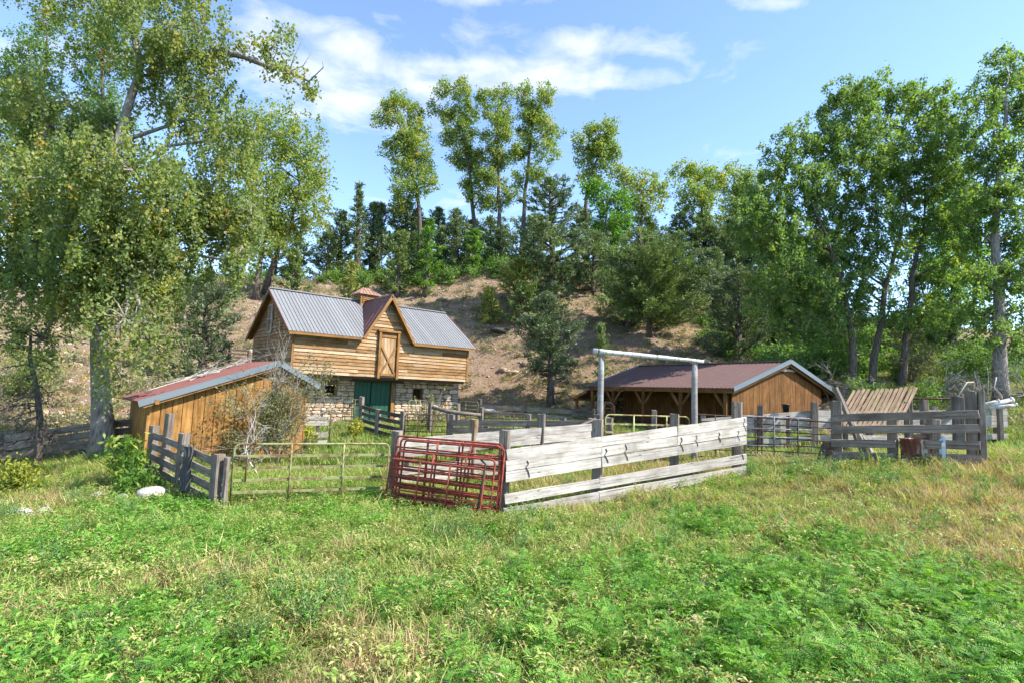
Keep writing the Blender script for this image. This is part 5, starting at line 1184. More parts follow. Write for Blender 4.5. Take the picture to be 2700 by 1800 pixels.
TL_ = dict(PA='pale poplar crown rising behind the big cottonwood at the far left', PB='pale poplar behind the big cottonwood, right of the other pale one',
 T4='leaning cottonwood on the slope left of the barn ridge', T4b='thin-trunked cottonwood beside the leaning one on the slope', CA='tall ragged cottonwood, leftmost of the skyline row above the barn',
 CB='tall cottonwood with two tufted tops, second in the skyline row', CC='tall straight-trunked cottonwood in the middle of the skyline row', CD='tall yellow-green cottonwood, fourth in the skyline row',
 CE='isolated fan-shaped cottonwood top at the right end of the skyline row', CF='bright green rounded tree behind the big dark pinyon', CG='yellowish sparse cottonwood right of the bright green tree',
 CH='rounded cottonwood with olive crown on the ridge right of the yellowish one', CI='farthest ridge cottonwood just left of the big right-hand trees', RA='leaning cottonwood at the left of the right-hand grove',
 RB='tall middle cottonwood of the right-hand grove behind the slatted ramp', RC='forked cottonwood of the right-hand grove right of the slatted ramp', RE='vivid green sunlit tree between the trunks of the right-hand grove', RD='tall cottonwood with torn trunk at the right edge')
T1 = next(t_ for t_ in TREES if t_[0] == 'T1'); T1b = next(t_ for t_ in TREES if t_[0] == 'T1b')
big = tree('cottonwood_tree', 'huge drooping cottonwood with yellowing leaves and thick furrowed trunk at the left', T1[2], T1[3], T1[4], .33, 'leaf_big', 'bark', .105, 1.42, .46, .75, None, 12, .30, .12, 1.5, 14, gap=.10, grow=1.1, taper=1.0)
# the arching bare limb of the same tree
bo = Vector(big.location)
lim = [Vector(p)-bo for p in T1b[3]]
V, F = tubemesh([(lim, [.15, .14, .13, .115, .10, .08, .06, .035])]+[([lim[i], lim[i]+Vector((random.uniform(-.2, .5), random.uniform(-.4, .4), random.uniform(.1, .6))), lim[i]+Vector((random.uniform(0, .7), random.uniform(-.5, .5), random.uniform(.4, 1.1)))], [.022, .014, .005]) for i in (3, 4, 5, 5, 6, 6, 7)], 7)
link('limb', pyd('limb', V, F, 'bark', True), None, big)
C, D, T_ = [], [], []
for (lx, ly, lz, rx, rz) in T1b[4]:
    nt = int(13*rx*rz/.3)+4
    tc_ = np.array([lx, ly, lz])-np.array(bo)+RNG.normal(size=(nt, 3))*np.array([rx, rx, rz])*.5
    rep = np.repeat(np.arange(nt), 16); C.append(tc_[rep]+RNG.normal(size=(len(rep), 3))*.11); T_.append(RNG.normal(.62, .17, nt)[rep]+RNG.normal(size=len(rep))*.12)
C = np.concatenate(C); D = RNG.normal(size=C.shape); D[:, 2] -= .8
link('limb_leaves', leafmesh('limb_leaves', C, D, .125, .09, np.concatenate(T_), 'leaf_big'), None, big)
for (nm, kd, base, trunk, lobes) in TREES:
    if nm in ('T1', 'T1b'): continue
    k = dict(KIND[kd]); mat = k.pop('mat')
    if nm[:2] == 'T4': k.update(cover=1.15, gap=.2, tint0=.6)
    tree('poplar_tree' if kd == 'poplar' else 'cottonwood_tree' if kd != 'bright' and kd != 'vivid' else 'broadleaf_tree', TL_[nm], base, trunk, lobes, k.pop('r0'), mat, 'bark_dark' if kd != 'right2' else 'bark', k.pop('lsize'), k.pop('cover'), group='trees along the ridge' if nm[0] == 'C' else None, **k)

def conifer(name, label, x, y, H, hw, kind, mat, n_b=46, lsize=.24, lw=.10, dens=1.0, group=None, barkmat='bark_dark', tints=.45):
    z = gz(x, y)-.1; root = thing(name, label, 'tree', (x, y, z), 0, group)
    paths, C, D, T_ = [], [], [], []
    leanx, leany = random.uniform(-.05, .05)*H, random.uniform(-.05, .05)*H
    tp = lambda f: Vector((leanx*f*f+.05*math.sin(f*6), leany*f*f, H*f))
    r0 = .035*H+.03 if kind != 'wide' else .24
    paths.append(([tp(k/8*.97) for k in range(9)], [r0*(1-.9*k/8) for k in range(9)]))
    lo = dict(pine=.18, pinyon=.10, juniper=.07, cone=.03, dome=.04, aspen=.10, front=.30, wide=.20)[kind]
    def prof(f):
        g = (f-lo)/(1-lo)
        if kind == 'pine': return (.55+.5*math.sin(g*9+x))*(1-g)**.5*.8+.12
        if kind == 'pinyon': return (math.sin(math.pi*min(1, g*.80+.22))**.7)*(.85+.25*math.sin(g*13+x*3))+.06
        if kind == 'juniper': return math.sin(math.pi*min(1, g*.78+.24))**.6*(.9+.2*math.sin(g*11+x*2))+.04
        if kind == 'cone': return (1-g)**.75*(.9+.15*math.sin(g*15+x))*(.55+.45*min(1, g*5))+.05
        if kind == 'dome': return math.sqrt(max(0, 1-g*g))*.95+.05
        if kind == 'aspen': return math.sin(math.pi*min(1, g*.85+.15))**.8+.05
        if kind == 'front': return min(1, (1-g)*1.5)**.85*(.8+.25*math.sin(g*14+1))*(.6+.4*min(1, g*4))+.05
        if kind == 'wide': return math.sqrt(max(0, 1-(g*1.0)**2.2))*(.92+.14*math.sin(g*9))+.05
    for b in range(n_b):
        f = lo+(1-lo)*((b+random.random())/n_b)**.9; f = min(f, .985)
        an = b*2.399+random.uniform(-.5, .5); L = hw*prof(f)*random.uniform(.5, 1.25)*(1+.25*math.sin(an*2+f*7+x))
        rise = dict(pine=.2, pinyon=.35, juniper=.6, cone=.9, dome=.7, aspen=.6, front=.3, wide=.25)[kind]
        p0 = tp(max(f-.06 if kind != 'wide' else f*.62+.02, .02)); d = Vector((math.cos(an), math.sin(an), rise*random.uniform(.3, 1.3)-.12*(f < lo+.15)))
        p1 = p0+d*L*.55+Vector((0, 0, -.03*L)); p2 = p0+d*L*.85+Vector((random.uniform(-.1, .1), random.uniform(-.1, .1), .18))*L
        if kind == 'wide': p2.z = H*f+random.uniform(-.2, .2); p1 = p0.lerp(p2, .5)+Vector((0, 0, -.1*L))
        rb = max(.012, r0*.28*(1-f*.6)); paths.append(([p0, p1, p2], [rb, rb*.65, .008]))
        nt = max(3, int(L*4.0*dens))
        for k in range(nt):
            s = random.uniform(.30, 1.05); q = p0.lerp(p1, s*2) if s < .5 else p1.lerp(p2, (s-.5)*2)
            q = np.array(q)+RNG.normal(size=3)*np.array([.15, .15, .10])*max(L*.30, .25)
            m = int(26*dens)
            C.append(q+RNG.normal(size=(m, 3))*np.array([.16, .16, .10])*(1.0 if kind != 'cone' else .85))
            dd = RNG.normal(size=(m, 3))*.7+np.array([math.cos(an), math.sin(an), .7]); D.append(dd)
            T_.append(np.full(m, random.gauss(tints, .16))+RNG.normal(size=m)*.12)
    if kind == 'front':   # bare drooping lower limbs
        for b in range(26):
            f = random.uniform(.10, .42); an = random.uniform(0, 6.28); L = hw*random.uniform(.5, 1.05); p0 = tp(f)
            d = Vector((math.cos(an), math.sin(an), 0)); e = p0+d*L+Vector((0, 0, -.25*L)); m_ = p0+d*L*.5+Vector((0, 0, .10*L))
            paths.append(([p0, m_, e], [.035, .022, .007]))
            for k in range(5):
                s = random.uniform(.3, 1); a_ = p0.lerp(m_, s*2) if s < .5 else m_.lerp(e, s*2-1)
                paths.append(([a_, a_+Vector((random.uniform(-.4, .4), random.uniform(-.4, .4), random.uniform(-.4, .15)))], [.012, .004]))
    V, F = tubemesh(paths, 5); link('trunk', pyd('trunk', V, F, barkmat, True), None, root)
    C, D = np.concatenate(C), np.concatenate(D); n = len(C); S = lsize*RNG.uniform(.6, 1.3, n)
    link('crown', leafmesh('crown', C, D, S, S*(lw/lsize), np.concatenate(T_), mat, .12), None, root)
    return root
CL = dict(P1=('pine_tree', 'dark ragged pine standing against the sky left of the skyline row'), P2=('pinyon_tree', 'biggest dark blue-green pinyon below the fourth skyline cottonwood'), P3=('pinyon_tree', 'brownish pinyon between the second and third skyline trunks'),
 P4=('juniper_tree', 'dark conical juniper left of the slender pale green sapling'), A1=('aspen_tree', 'slender pale green sapling behind the cupola'), A2=('aspen_tree', 'smaller pale green sapling at the foot of the skyline row'), J1=('juniper_tree', 'yellow-green dome-shaped juniper on the hillside right of the barn peak'),
 J2=('juniper_tree', 'round juniper just below the yellow-green dome one'), J3=('juniper_shrub', 'small yellow-green bush left of the round juniper'), P6=('pinyon_tree', 'front pinyon with bare drooping lower limbs between barn and shed'), J4=('juniper_tree', 'widest spreading juniper with forked trunk above the shed roof'),
 J5=('juniper_tree', 'narrower juniper touching the left side of the widest one'), J6=('juniper_tree', 'grey-green juniper above the right end of the shed roof'), J7=('juniper_shrub', 'tiny conical juniper on the slope above the log gateway'), J8=('pinyon_tree', 'grey-green pinyon between the big cottonwood and the barn'),
 J9=('juniper_tree', 'conical juniper behind the left end of the barn roof'), J10=('juniper_tree', 'yellowish conical juniper just left of the cupola'), B1=('pinyon_tree', 'low pinyon at the left foot of the dark ragged pine'), B2=('pine_tree', 'dark pine right behind the leftmost skyline cottonwood'), B3=('pinyon_tree', 'dim pinyon under the leftmost skyline cottonwood'),
 B4=('pinyon_tree', 'dim pinyon just right of the slender pale green sapling'), B5=('pinyon_tree', 'dark pinyon under the bright green rounded tree'), B6=('pinyon_tree', 'dark pinyon behind the right side of the widest juniper'), B7=('pinyon_tree', 'shaded pinyon behind the grey-green juniper'), B8=('pine_tree', 'dark pine behind the left edge of the right-hand grove'),
 B9=('juniper_tree', 'shaded juniper under the leaning cottonwood of the right-hand grove'), B10=('pinyon_tree', 'shaded pinyon behind the middle trunk of the right-hand grove'), B11=('pinyon_tree', 'pinyon behind the forked cottonwood of the right-hand grove'), B12=('juniper_tree', 'low juniper left of the torn trunk at the right edge'), B13=('pinyon_tree', 'small pinyon on the slope below the leaning cottonwood'),
 B14=('juniper_tree', 'low juniper on the open slope beyond the shed gable'), B15=('pinyon_tree', 'pinyon left of the biggest dark one on the ridge'),
 F1=('juniper_tree', 'rounded juniper in the thicket right behind the dark ragged pine'), F2=('pinyon_tree', 'pinyon in the thicket under the left edge of the leftmost skyline cottonwood'), F3=('juniper_tree', 'juniper in the thicket behind the leftmost skyline trunk'), F4=('pinyon_tree', 'pinyon in the thicket left of the second skyline trunk'), F5=('juniper_tree', 'juniper in the thicket behind the second skyline trunk'), F6=('pinyon_tree', 'pinyon in the thicket behind the straight middle skyline trunk'),
 F7=('pinyon_tree', 'pinyon peeping out behind the left of the biggest dark pinyon'), F8=('juniper_tree', 'juniper behind the right side of the biggest dark pinyon'), F9=('pinyon_tree', 'pinyon in the thicket below the bright green rounded tree'), F10=('juniper_tree', 'juniper in the thicket behind the top of the widest juniper'), F11=('pinyon_tree', 'pinyon in the thicket below the yellowish sparse cottonwood'), F12=('juniper_tree', 'juniper in the thicket below the olive ridge crown'),
 F13=('pinyon_tree', 'pinyon in the thicket below the farthest ridge cottonwood'), F14=('juniper_tree', 'juniper in the thicket just left of the right-hand grove'), F15=('pinyon_tree', 'pinyon seen through the leaning cottonwood crown'), F16=('juniper_tree', 'juniper seen behind the middle of the right-hand grove'), F17=('pinyon_tree', 'pinyon in the thicket right of the leaning slope cottonwood'), F18=('juniper_tree', 'juniper in the thicket behind the leaning slope cottonwood'))
for (nm, kd, x, y, z, H, hw) in CONIFERS:
    mat = {'pine': 'needle_pinyon', 'pinyon': 'needle_pinyon', 'juniper': 'needle_juniper', 'cone': 'needle_juniper', 'dome': 'needle_yellow', 'aspen': 'leaf_bright', 'front': 'needle_front', 'wide': 'needle_juniper'}[kd]
    if nm in ('J10',): mat = 'needle_yellow'
    if nm in ('J8', 'J6'): mat = 'needle_front'
    zt = z+H; H2 = max(zt-gz(x, y), H*.7)
    nb = int(np.clip(18+H2*hw*3.2, 26, 110)); far = y > 43
    conifer(CL[nm][0], CL[nm][1], x, y, H2, hw*(1.3 if kd in ('pine', 'pinyon', 'juniper', 'dome') else 1.1), kd, mat, nb, .27 if far else .20, .105 if far else .07, .8 if far else 1.1, 'conifers on the hillside')

# ---------------------------------------------------------------- dead tree, brush, shrubs
def branchy(p, d, L, r, depth, out, spread=.8, grav=0.0):
    p = Vector(p); d = Vector(d).normalized(); pts = [p.copy()]; rad = [r]
    n = 4
    for k in range(n):
        d = (d+Vector((random.gauss(0, .16), random.gauss(0, .16), random.gauss(0, .14)-grav))).normalized(); p = p+d*L/n
        pts.append(p.copy()); rad.append(r*(1-.72*(k+1)/n))
    out.append((pts, rad))
    if depth:
        for k in range(random.choice((3, 4, 5))):
            i = random.randint(1, n); q = pts[i]
            dd = (d+Vector((random.gauss(0, spread), random.gauss(0, spread), random.gauss(.1, spread)))).normalized()
            branchy(q, dd, L*random.uniform(.4, .7), rad[i]*.7+.002, depth-1, out, spread, grav)
def deadbranch(name, label, cat, loc, d, L, r, depth, mat, spread=.8, grav=0., nstem=1, group=None, flat=None):
    out = []
    for k in range(nstem): branchy((random.uniform(-.1, .1)*nstem*.5, random.uniform(-.1, .1)*nstem*.5, 0), Vector(d)+Vector((random.gauss(0, .35), random.gauss(0, .35), 0))*(nstem > 1), L*random.uniform(.75, 1.1), r, depth, out, spread, grav)
    if flat:   # lies on a sloping plane: flatten towards it
        for pts, _ in out:
            for p in pts: p.z = p.x*flat[0]+p.y*flat[1]+abs(p.z)*.25
    V, F = tubemesh(out, 5); o = link(name, pyd(name, V, F, mat, True), None, None, loc); return tag(o, label, cat, group)
dt = thing('dead_tree', 'small dark dead tree with bare twigs in front of the left fence', 'tree', (-13.78, 16.6, gz(-13.78, 16.6)-.1))
out = [([(0, 0, 0), (-.04, 0, .8), (-.1, 0, 1.6), (-.33, 0, 2.5), (-.6, 0, 3.3), (-.75, .1, 4.0)], [.13, .105, .09, .075, .06, .03])]
for k in range(22):
    f = random.uniform(.22, 1); i = f*5; j = int(min(i, 4)); a = Vector(out[0][0][j]).lerp(Vector(out[0][0][j+1]), i-j)
    an = random.uniform(0, 6.28); branchy(a, (math.cos(an), math.sin(an), random.uniform(-.3, .3)), random.uniform(.5, 1.1), .028, 2, out, .7, .12)
V, F = tubemesh(out, 5); link('trunk', pyd('trunk', V, F, 'bark_dark', True), None, dt)
# dead branches lying on the hut roof and reaching over it
hm = Matrix.Translation((HX, HY, 0))@Matrix.Rotation(HT, 4, 'Z')
sl_ = (ZP-ZL)/(UP-UL)
for k, (u, v, ang, L) in enumerate(((1.0, 2.2, .2, 1.5), (1.9, 2.5, .5, 1.6), (2.7, 2.6, -.1, 1.5), (3.4, 2.7, .4, 1.4), (2.2, 1.9, .9, 1.1), (3.2, 2.2, 2.9, 1.3))):
    loc = hm@Vector((u, v, ZL+(u-UL)*sl_+.05)); wdir = Matrix.Rotation(HT, 3, 'Z')@Vector((math.cos(ang), math.sin(ang), 0))
    gxy = Matrix.Rotation(HT, 3, 'Z')@Vector((sl_, 0, 0))
    deadbranch('dead_branch', ['dead branch at the lowest end of the hut roof', 'tangled dead branch on the lower half of the hut roof', 'dead branch in the middle of the hut roof', 'dead branch near the ridge of the hut roof', 'thin dead branch close to the hut roof front', 'pale dead branch pointing down the hut roof'][k], 'branch', loc, wdir, L, .028, 3, 'bark_pale', .7, 0, 1, 'dead branches on the hut roof', (gxy.x, gxy.y))
def shrub(name, label, loc, rx, rz, h0, mat, nleaf, lsize, stems=8, barkmat='bark_pale', L=None, tint=.5, group=None, twig=1, lw=.45, cat='shrub'):
    x, y = loc; z = gz(x, y)-.05; root = thing(name, label, cat, (x, y, z), 0, group); out = []
    for k in range(stems):
        an = random.uniform(0, 6.28); sp = random.uniform(.1, .6)
        branchy((random.uniform(-.15, .15)*rx, random.uniform(-.15, .15)*rx, 0), (math.cos(an)*sp, math.sin(an)*sp, 1), (L or (h0+rz)*1.05)*random.uniform(.7, 1.1), .018+.01*rz, twig, out, .6)
    V, F = tubemesh(out, 4); link('stems', pyd('stems', V, F, barkmat, True), None, root)
    tips = np.array([tuple(p) for pts, _ in out for p in pts[2:]])
    nt = max(20, nleaf//14)
    u = RNG.normal(size=(nt, 3)); u /= np.linalg.norm(u, axis=1, keepdims=True)
    tc_ = u*(RNG.uniform(.1, 1, nt)**.45)[:, None]*np.array([rx, rx, rz])+np.array([0, 0, h0])
    w = RNG.random(nt) < .45
    tc_[w] = tips[RNG.integers(0, len(tips), w.sum())]
    tc_ = tc_[tc_[:, 2] > .08]; nt = len(tc_)
    rep = np.repeat(np.arange(nt), 14); m = len(rep)
    C = tc_[rep]+RNG.normal(size=(m, 3))*min(.13, rx*.2); D = RNG.normal(size=(m, 3)); D[:, 2] += .3
    link('foliage', leafmesh('foliage', C, D, lsize*RNG.uniform(.6, 1.3, m), lsize*lw, RNG.normal(tint, .18, nt)[rep]+RNG.normal(size=m)*.12, mat), None, root)
    return root
sh = shrub('shrub', 'grey-green shrub with bare pale twigs against the front of the hut', (-7.30, 17.6), .62, 1.0, 1.45, 'leaf_shrub', 9500, .085, 9, 'bark_mid', 2.3, .5, None, 2, .4)
out = []
for k in range(8): branchy((random.uniform(-.45, .3), random.uniform(-.2, .3), 1.9), (random.uniform(-.5, .4), random.uniform(-.2, .2), 1), random.uniform(.9, 1.9), .02, 2, out, .45)
V, F = tubemesh(out, 4); link('dead_twigs', pyd('dead_twigs', V, F, 'bark_mid', True), None, sh)
deadbranch('dead_branch', 'pale dead branch reaching out in front of the hut wall above the gate', 'branch', (-6.9, 15.6, -.15), (-.75, -.1, 1.0), 1.9, .03, 3, 'bark_pale', .75)
shrub('leafy_herb', 'tall bright leafy weed in front of the hut corner', (-9.5, 14.2), .40, .55, .62, 'leaf_herb', 620, .17, 12, 'leaf_herb', 1.25, .6, None, 0, .42, 'plant')
shrub('leafy_herb', 'low dark leafy weed between the boulder and the weathered fence', (-8.8, 13.5), .55, .35, .35, 'leaf_herb', 800, .12, 10, 'leaf_herb', .7, .35, None, 0, .42, 'plant')
shrub('leafy_herb', 'yellow-green leafy weed at the far left below the dark fence', (-11.9, 13.7), .60, .40, .38, 'leaf_weed', 800, .12, 14, 'leaf_herb', .8, .35, None, 0, .4, 'plant')
shrub('leafy_herb', 'yellow-green weed growing in front of the bleached board gate', (-7.35, 20.4), .38, .45, .45, 'leaf_weed', 900, .14, 10, 'leaf_herb', .9, .5, None, 0, .42, 'plant')
shrub('leafy_herb', 'yellow weed between the bleached board gate and the barn', (-6.6, 24.2), .35, .4, .4, 'leaf_weed', 700, .15, 10, 'leaf_herb', .8, .6, None, 0, .42, 'plant')
shrub('shrub', 'pale leafy shrub growing at the yellow-green gate right of the barn doors', (-3.9, 27.3), .45, .65, .75, 'leaf_shrub', 1200, .12, 8, 'bark_pale', 1.5, .6, None, 1, .5)
# brush heaps and shrubs under the right-hand grove
for k, (x, y, lb) in enumerate(((22.2, 26.0, 'grey dead brush heap right of the slatted ramp'), (21.0, 27.2, 'grey dead brush heap behind the forked trunk'), (24.6, 26.2, 'grey dead brush at the foot of the torn trunk'), (16.2, 28.0, 'grey dead brush at the foot of the leaning cottonwood'))):
    deadbranch('brush_heap', lb, 'brush', (x, y, gz(x, y)), (random.uniform(-.3, .3), -.2, .8), 1.9, .045, 3, 'bark_mid', .9, .1, 5)
rs_ = [(17.2, 26.8, .8, .6, .5, 'leaf_herb', 'green leafy bush at the left foot of the right-hand grove'), (19.6, 26.2, .7, .5, .5, 'leaf_herb', 'green bush behind the slatted ramp top'), (14.8, 30.5, 1.3, .9, .8, 'bush_leaf', 'dark bush beyond the rear corner of the shed'),
       (24.8, 29.5, 1.5, 1.3, 1.2, 'bush_leaf', 'dark bush behind the torn trunk'), (22.6, 31, 1.4, 1.2, 1.0, 'leaf_shrub', 'grey-green bush in the shade of the right-hand grove'), (18.5, 32, 1.5, 1.3, 1.1, 'bush_leaf', 'shaded bush behind the leaning cottonwood trunk'),
       (27.5, 27, 1.2, 1.2, 1.0, 'leaf_herb', 'sunlit bush right of the torn trunk'), (-19.5, 23, 1.0, 1.0, .9, 'leaf_big', 'olive bush behind the far left fence'), (-13.6, 22.5, .9, 1.0, .8, 'leaf_shrub', 'grey-green bush behind the big trunk')]
for (x, y, rx, rz, h0, mt, lb) in rs_: shrub('bush', lb, (x, y), rx, rz, h0, mt, int(2600*rx*rz), .13, 9, 'bark', None, .45, None, 1, .5)

# ---------------------------------------------------------------- boulders
def boulder(label, x, y, r, sxyz, mat, sink=.3, seed=0, cat='boulder', group=None, z=None):
    rg_ = random.Random(seed); import bmesh
    bm = bmesh.new(); bmesh.ops.create_icosphere(bm, subdivisions=3, radius=1)
    ph = [rg_.uniform(0, 6) for _ in range(9)]
    for v in bm.verts:
        c = v.co; k = 1+.13*math.sin(c.x*2.3+ph[0])*math.cos(c.y*2.9+ph[1])+.10*math.sin(c.z*3.3+ph[2]+c.x)+.05*math.sin(c.x*7+ph[3])*math.sin(c.y*6+ph[4])*math.cos(c.z*7)
        v.co = Vector((c.x*sxyz[0], c.y*sxyz[1], c.z*sxyz[2]))*r*k
    m_ = bpy.data.meshes.new('boulder'); bm.to_mesh(m_); bm.free(); m_.materials.append(M[mat]); m_.shade_smooth()
    zz = gz(x, y) if z is None else z
    o = link('boulder', m_, None, None, (x, y, zz+r*sxyz[2]*(1-2*sink)), (rg_.uniform(-.2, .2), rg_.uniform(-.2, .2), rg_.uniform(0, 6)))
    return tag(o, label, cat, group)
boulder('large white rounded boulder beside the weathered fence', -8.05, 12.85, .27, (1.15, .9, .75), 'rock_white', .15, 2)
for k, (x, y, r, lb) in enumerate(((-9.72, 12.9, .13, 'small white rock in the grass left of the large boulder'), (-9.45, 13.2, .16, 'pale flat rock uphill of the small white rock'), (-9.84, 11.6, .18, 'white rock at the left edge of the bright grass'), (-10.15, 11.62, .12, 'leftmost small white rock half out of the frame'), (-9.55, 11.8, .15, 'low flat rock next to the white rock at the left'),
     (-8.75, 12.95, .14, 'pale rock touching the left side of the large boulder'), (-8.35, 12.25, .13, 'low rock in the weeds below the large boulder'), (.48, 11.55, .10, 'small white stone in front of the white fence corner'), (.95, 11.75, .09, 'small white stone right of the one by the fence corner'), (-7.65, 12.95, .09, 'tiny rock right of the large boulder'))):
    boulder(lb, x, y, r, (1.2, .9, .7), 'rock_white', .2, 10+k, 'rock')
boulder('grey boulder in the grass behind the far rail fence', -1.2, 32.2, .42, (1.3, .9, .8), 'rock_grey', .2, 30)
boulder('black rock outcrop on the hillside right of the barn roof', -.9, 43.6, .6, (1.5, .9, .55), 'rock_dark', .3, 31)
for k, (x, y, r, lb) in enumerate(((-.6, 39.4, .32, 'pale rock below the black outcrop'), (.2, 39.1, .30, 'flat pale rock right below the black outcrop'), (1.0, 39.8, .26, 'pale rock nearest the front pinyon crown'), (-6.4, 49.0, .4, 'pale rock at the ridge behind the barn peak'), (-9.9, 47.5, .35, 'grey rock behind the barn roof right of the cupola'), (16.5, 36.5, .35, 'pale rock on the slope above the shed gable'), (13.2, 37.5, .3, 'small pale rock under the grey-green juniper'))):
    boulder(lb, x, y, r, (1.3, 1, .6), 'rock_tan', .25, 50+k, 'rock')
# ---------------------------------------------------------------- ground cover (uncountable): prototypes scattered as one object each
def proto(name, V, F, tint, mats, fm=None):
    me = bpy.data.meshes.new(name); me.from_pydata(V, [], F)
    for m_ in mats: me.materials.append(M[m_])
    a = me.attributes.new('tint', 'FLOAT', 'POINT'); a.data.foreach_set('value', np.clip(np.array(tint, np.float32), 0, 1))
    if fm: me.polygons.foreach_set('material_index', np.array(fm, np.int32))
    return bpy.data.objects.new(name, me)
def blade(V, F, T, p, az, L, w, lean, curl, tint, seg=3):
    d = np.array([math.cos(az), math.sin(az), 0]); s = np.array([-math.sin(az), math.cos(az), 0]); b = len(V)
    q = np.array(p, float); th = lean
    for k in range(seg+1):
        f = k/seg; ww = w*(1-f**1.6)
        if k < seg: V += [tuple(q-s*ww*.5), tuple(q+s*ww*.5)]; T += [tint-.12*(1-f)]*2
        else: V.append(tuple(q)); T.append(tint+.05)
        th2 = th+curl*(f+.2); q = q+(d*math.sin(th2)+np.array([0, 0, math.cos(th2)]))*L/seg
    for k in range(seg-1): F.append((b+2*k, b+2*k+1, b+2*k+3, b+2*k+2))
    F.append((b+2*seg-2, b+2*seg-1, b+2*seg))
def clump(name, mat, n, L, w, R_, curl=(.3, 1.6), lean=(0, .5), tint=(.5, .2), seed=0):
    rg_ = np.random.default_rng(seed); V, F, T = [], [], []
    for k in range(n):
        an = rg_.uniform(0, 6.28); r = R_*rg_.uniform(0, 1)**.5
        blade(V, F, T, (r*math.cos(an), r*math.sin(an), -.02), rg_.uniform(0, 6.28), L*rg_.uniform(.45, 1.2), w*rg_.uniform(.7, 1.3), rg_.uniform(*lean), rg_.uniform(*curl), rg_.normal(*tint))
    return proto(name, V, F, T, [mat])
def vetch(name, seed, nl=16, H=.34):
    rg_ = np.random.default_rng(seed); V, F, T, fm = [], [], [], []
    def quad(c, d, s, L, w, t, m=0):
        b = len(V); n_ = np.cross(d, s)
        V.extend([tuple(c), tuple(c+d*L*.5+s*w*.5+n_*L*.08), tuple(c+d*L), tuple(c+d*L*.5-s*w*.5+n_*L*.08)]); F.append((b, b+1, b+2, b+3)); T.extend([t]*4); fm.append(m)
    for k in range(nl):
        an = rg_.uniform(0, 6.28); r = rg_.uniform(0, .14); p = np.array([r*math.cos(an), r*math.sin(an), H*rg_.uniform(.25, 1.0)])
        az = rg_.uniform(0, 6.28); d = np.array([math.cos(az), math.sin(az), rg_.uniform(.0, .7)]); d /= np.linalg.norm(d)
        s = np.cross(d, [0, 0, 1]); s /= np.linalg.norm(s); t = rg_.normal(.5, .2); L = rg_.uniform(.11, .18); npair = 7
        quad(np.array([p[0]*.3, p[1]*.3, 0]), (p-np.array([p[0]*.3, p[1]*.3, 0]))/max(np.linalg.norm(p), .01), s, float(np.linalg.norm(p)), .006, .3)
        for j in range(npair):
            f = (j+.6)/npair; c = p+d*L*f+np.array([0, 0, -.35*L*f*f])
            for sg in (-1, 1):
                dd = s*sg*.92+d*.38+np.array([0, 0, .12]); dd /= np.linalg.norm(dd)
                quad(c, dd, d, .042*(1-.35*abs(f-.45)), .016, t+rg_.normal(0, .07))
    if seed % 3 == 0:
        for k in range(5):
            c = np.array([rg_.normal(0, .05), rg_.normal(0, .05), H*1.02+rg_.uniform(-.05, .03)])
            for j in range(5):
                d = rg_.normal(size=3); d /= np.linalg.norm(d); quad(c, d, np.cross(d, [.3, .5, .8]), .032, .014, .2, 1)
    if seed % 3 == 1:
        for k in range(3):
            c = np.array([rg_.normal(0, .08), rg_.normal(0, .08), H*1.0])
            for j in range(5):
                d = rg_.normal(size=3); d /= np.linalg.norm(d); quad(c+np.array([0, 0, j*.008]), d, np.cross(d, [.3, .5, .8]), .018, .012, .2, 2)
    return proto(name, V, F, T, ['vetch_leaf', 'pod', 'flower'], fm)
def weed(name, mat, seed, H=.5, n=26, lw=.014, ll=.05, R_=.16):
    rg_ = np.random.default_rng(seed); V, F, T = [], [], []
    for k in range(n):
        an = rg_.uniform(0, 6.28); lean = rg_.uniform(.05, .55); L = H*rg_.uniform(.6, 1.1)
        d = np.array([math.cos(an)*math.sin(lean), math.sin(an)*math.sin(lean), math.cos(lean)]); p0 = np.array([rg_.normal(0, .04), rg_.normal(0, .04), 0])
        s = np.array([-math.sin(an), math.cos(an), 0]); b = len(V); V.extend([tuple(p0-s*.004), tuple(p0+s*.004), tuple(p0+d*L)]); F.append((b, b+1, b+2)); T.extend([.4]*3)
        for j in range(13):
            f = rg_.uniform(.2, 1); c = p0+d*L*f; dd = rg_.normal(size=3)*.8+d*.7; dd /= np.linalg.norm(dd); ss = np.cross(dd, rg_.normal(size=3)); ss /= np.linalg.norm(ss)
            b = len(V); l_ = ll*rg_.uniform(.6, 1.3); V.extend([tuple(c), tuple(c+dd*l_*.5+ss*lw*.5), tuple(c+dd*l_), tuple(c+dd*l_*.5-ss*lw*.5)]); F.append((b, b+1, b+2, b+3)); T.extend([rg_.normal(.5, .2)]*4)
    return proto(name, V, F, T, [mat])
def bushlet(name, mat, seed, n=260, R_=(.5, .5, .4), ls=.13):
    rg_ = np.random.default_rng(seed); V, F, T = [], [], []
    lob = rg_.normal(size=(7, 3))*np.array(R_)*.5+np.array([0, 0, R_[2]*.9])
    for k in range(n):
        c = lob[k % 7]+rg_.normal(size=3)*np.array(R_)*.3; c[2] = max(c[2], .02); dd = rg_.normal(size=3); dd /= np.linalg.norm(dd); ss = np.cross(dd, rg_.normal(size=3)); ss /= np.linalg.norm(ss)
        b = len(V); l_ = ls*rg_.uniform(.6, 1.3); V.extend([tuple(c), tuple(c+dd*l_*.5+ss*l_*.33), tuple(c+dd*l_), tuple(c+dd*l_*.5-ss*l_*.33)]); F.append((b, b+1, b+2, b+3)); T.extend([rg_.normal(.5, .2)]*4)
    return proto(name, V, F, T, [mat])
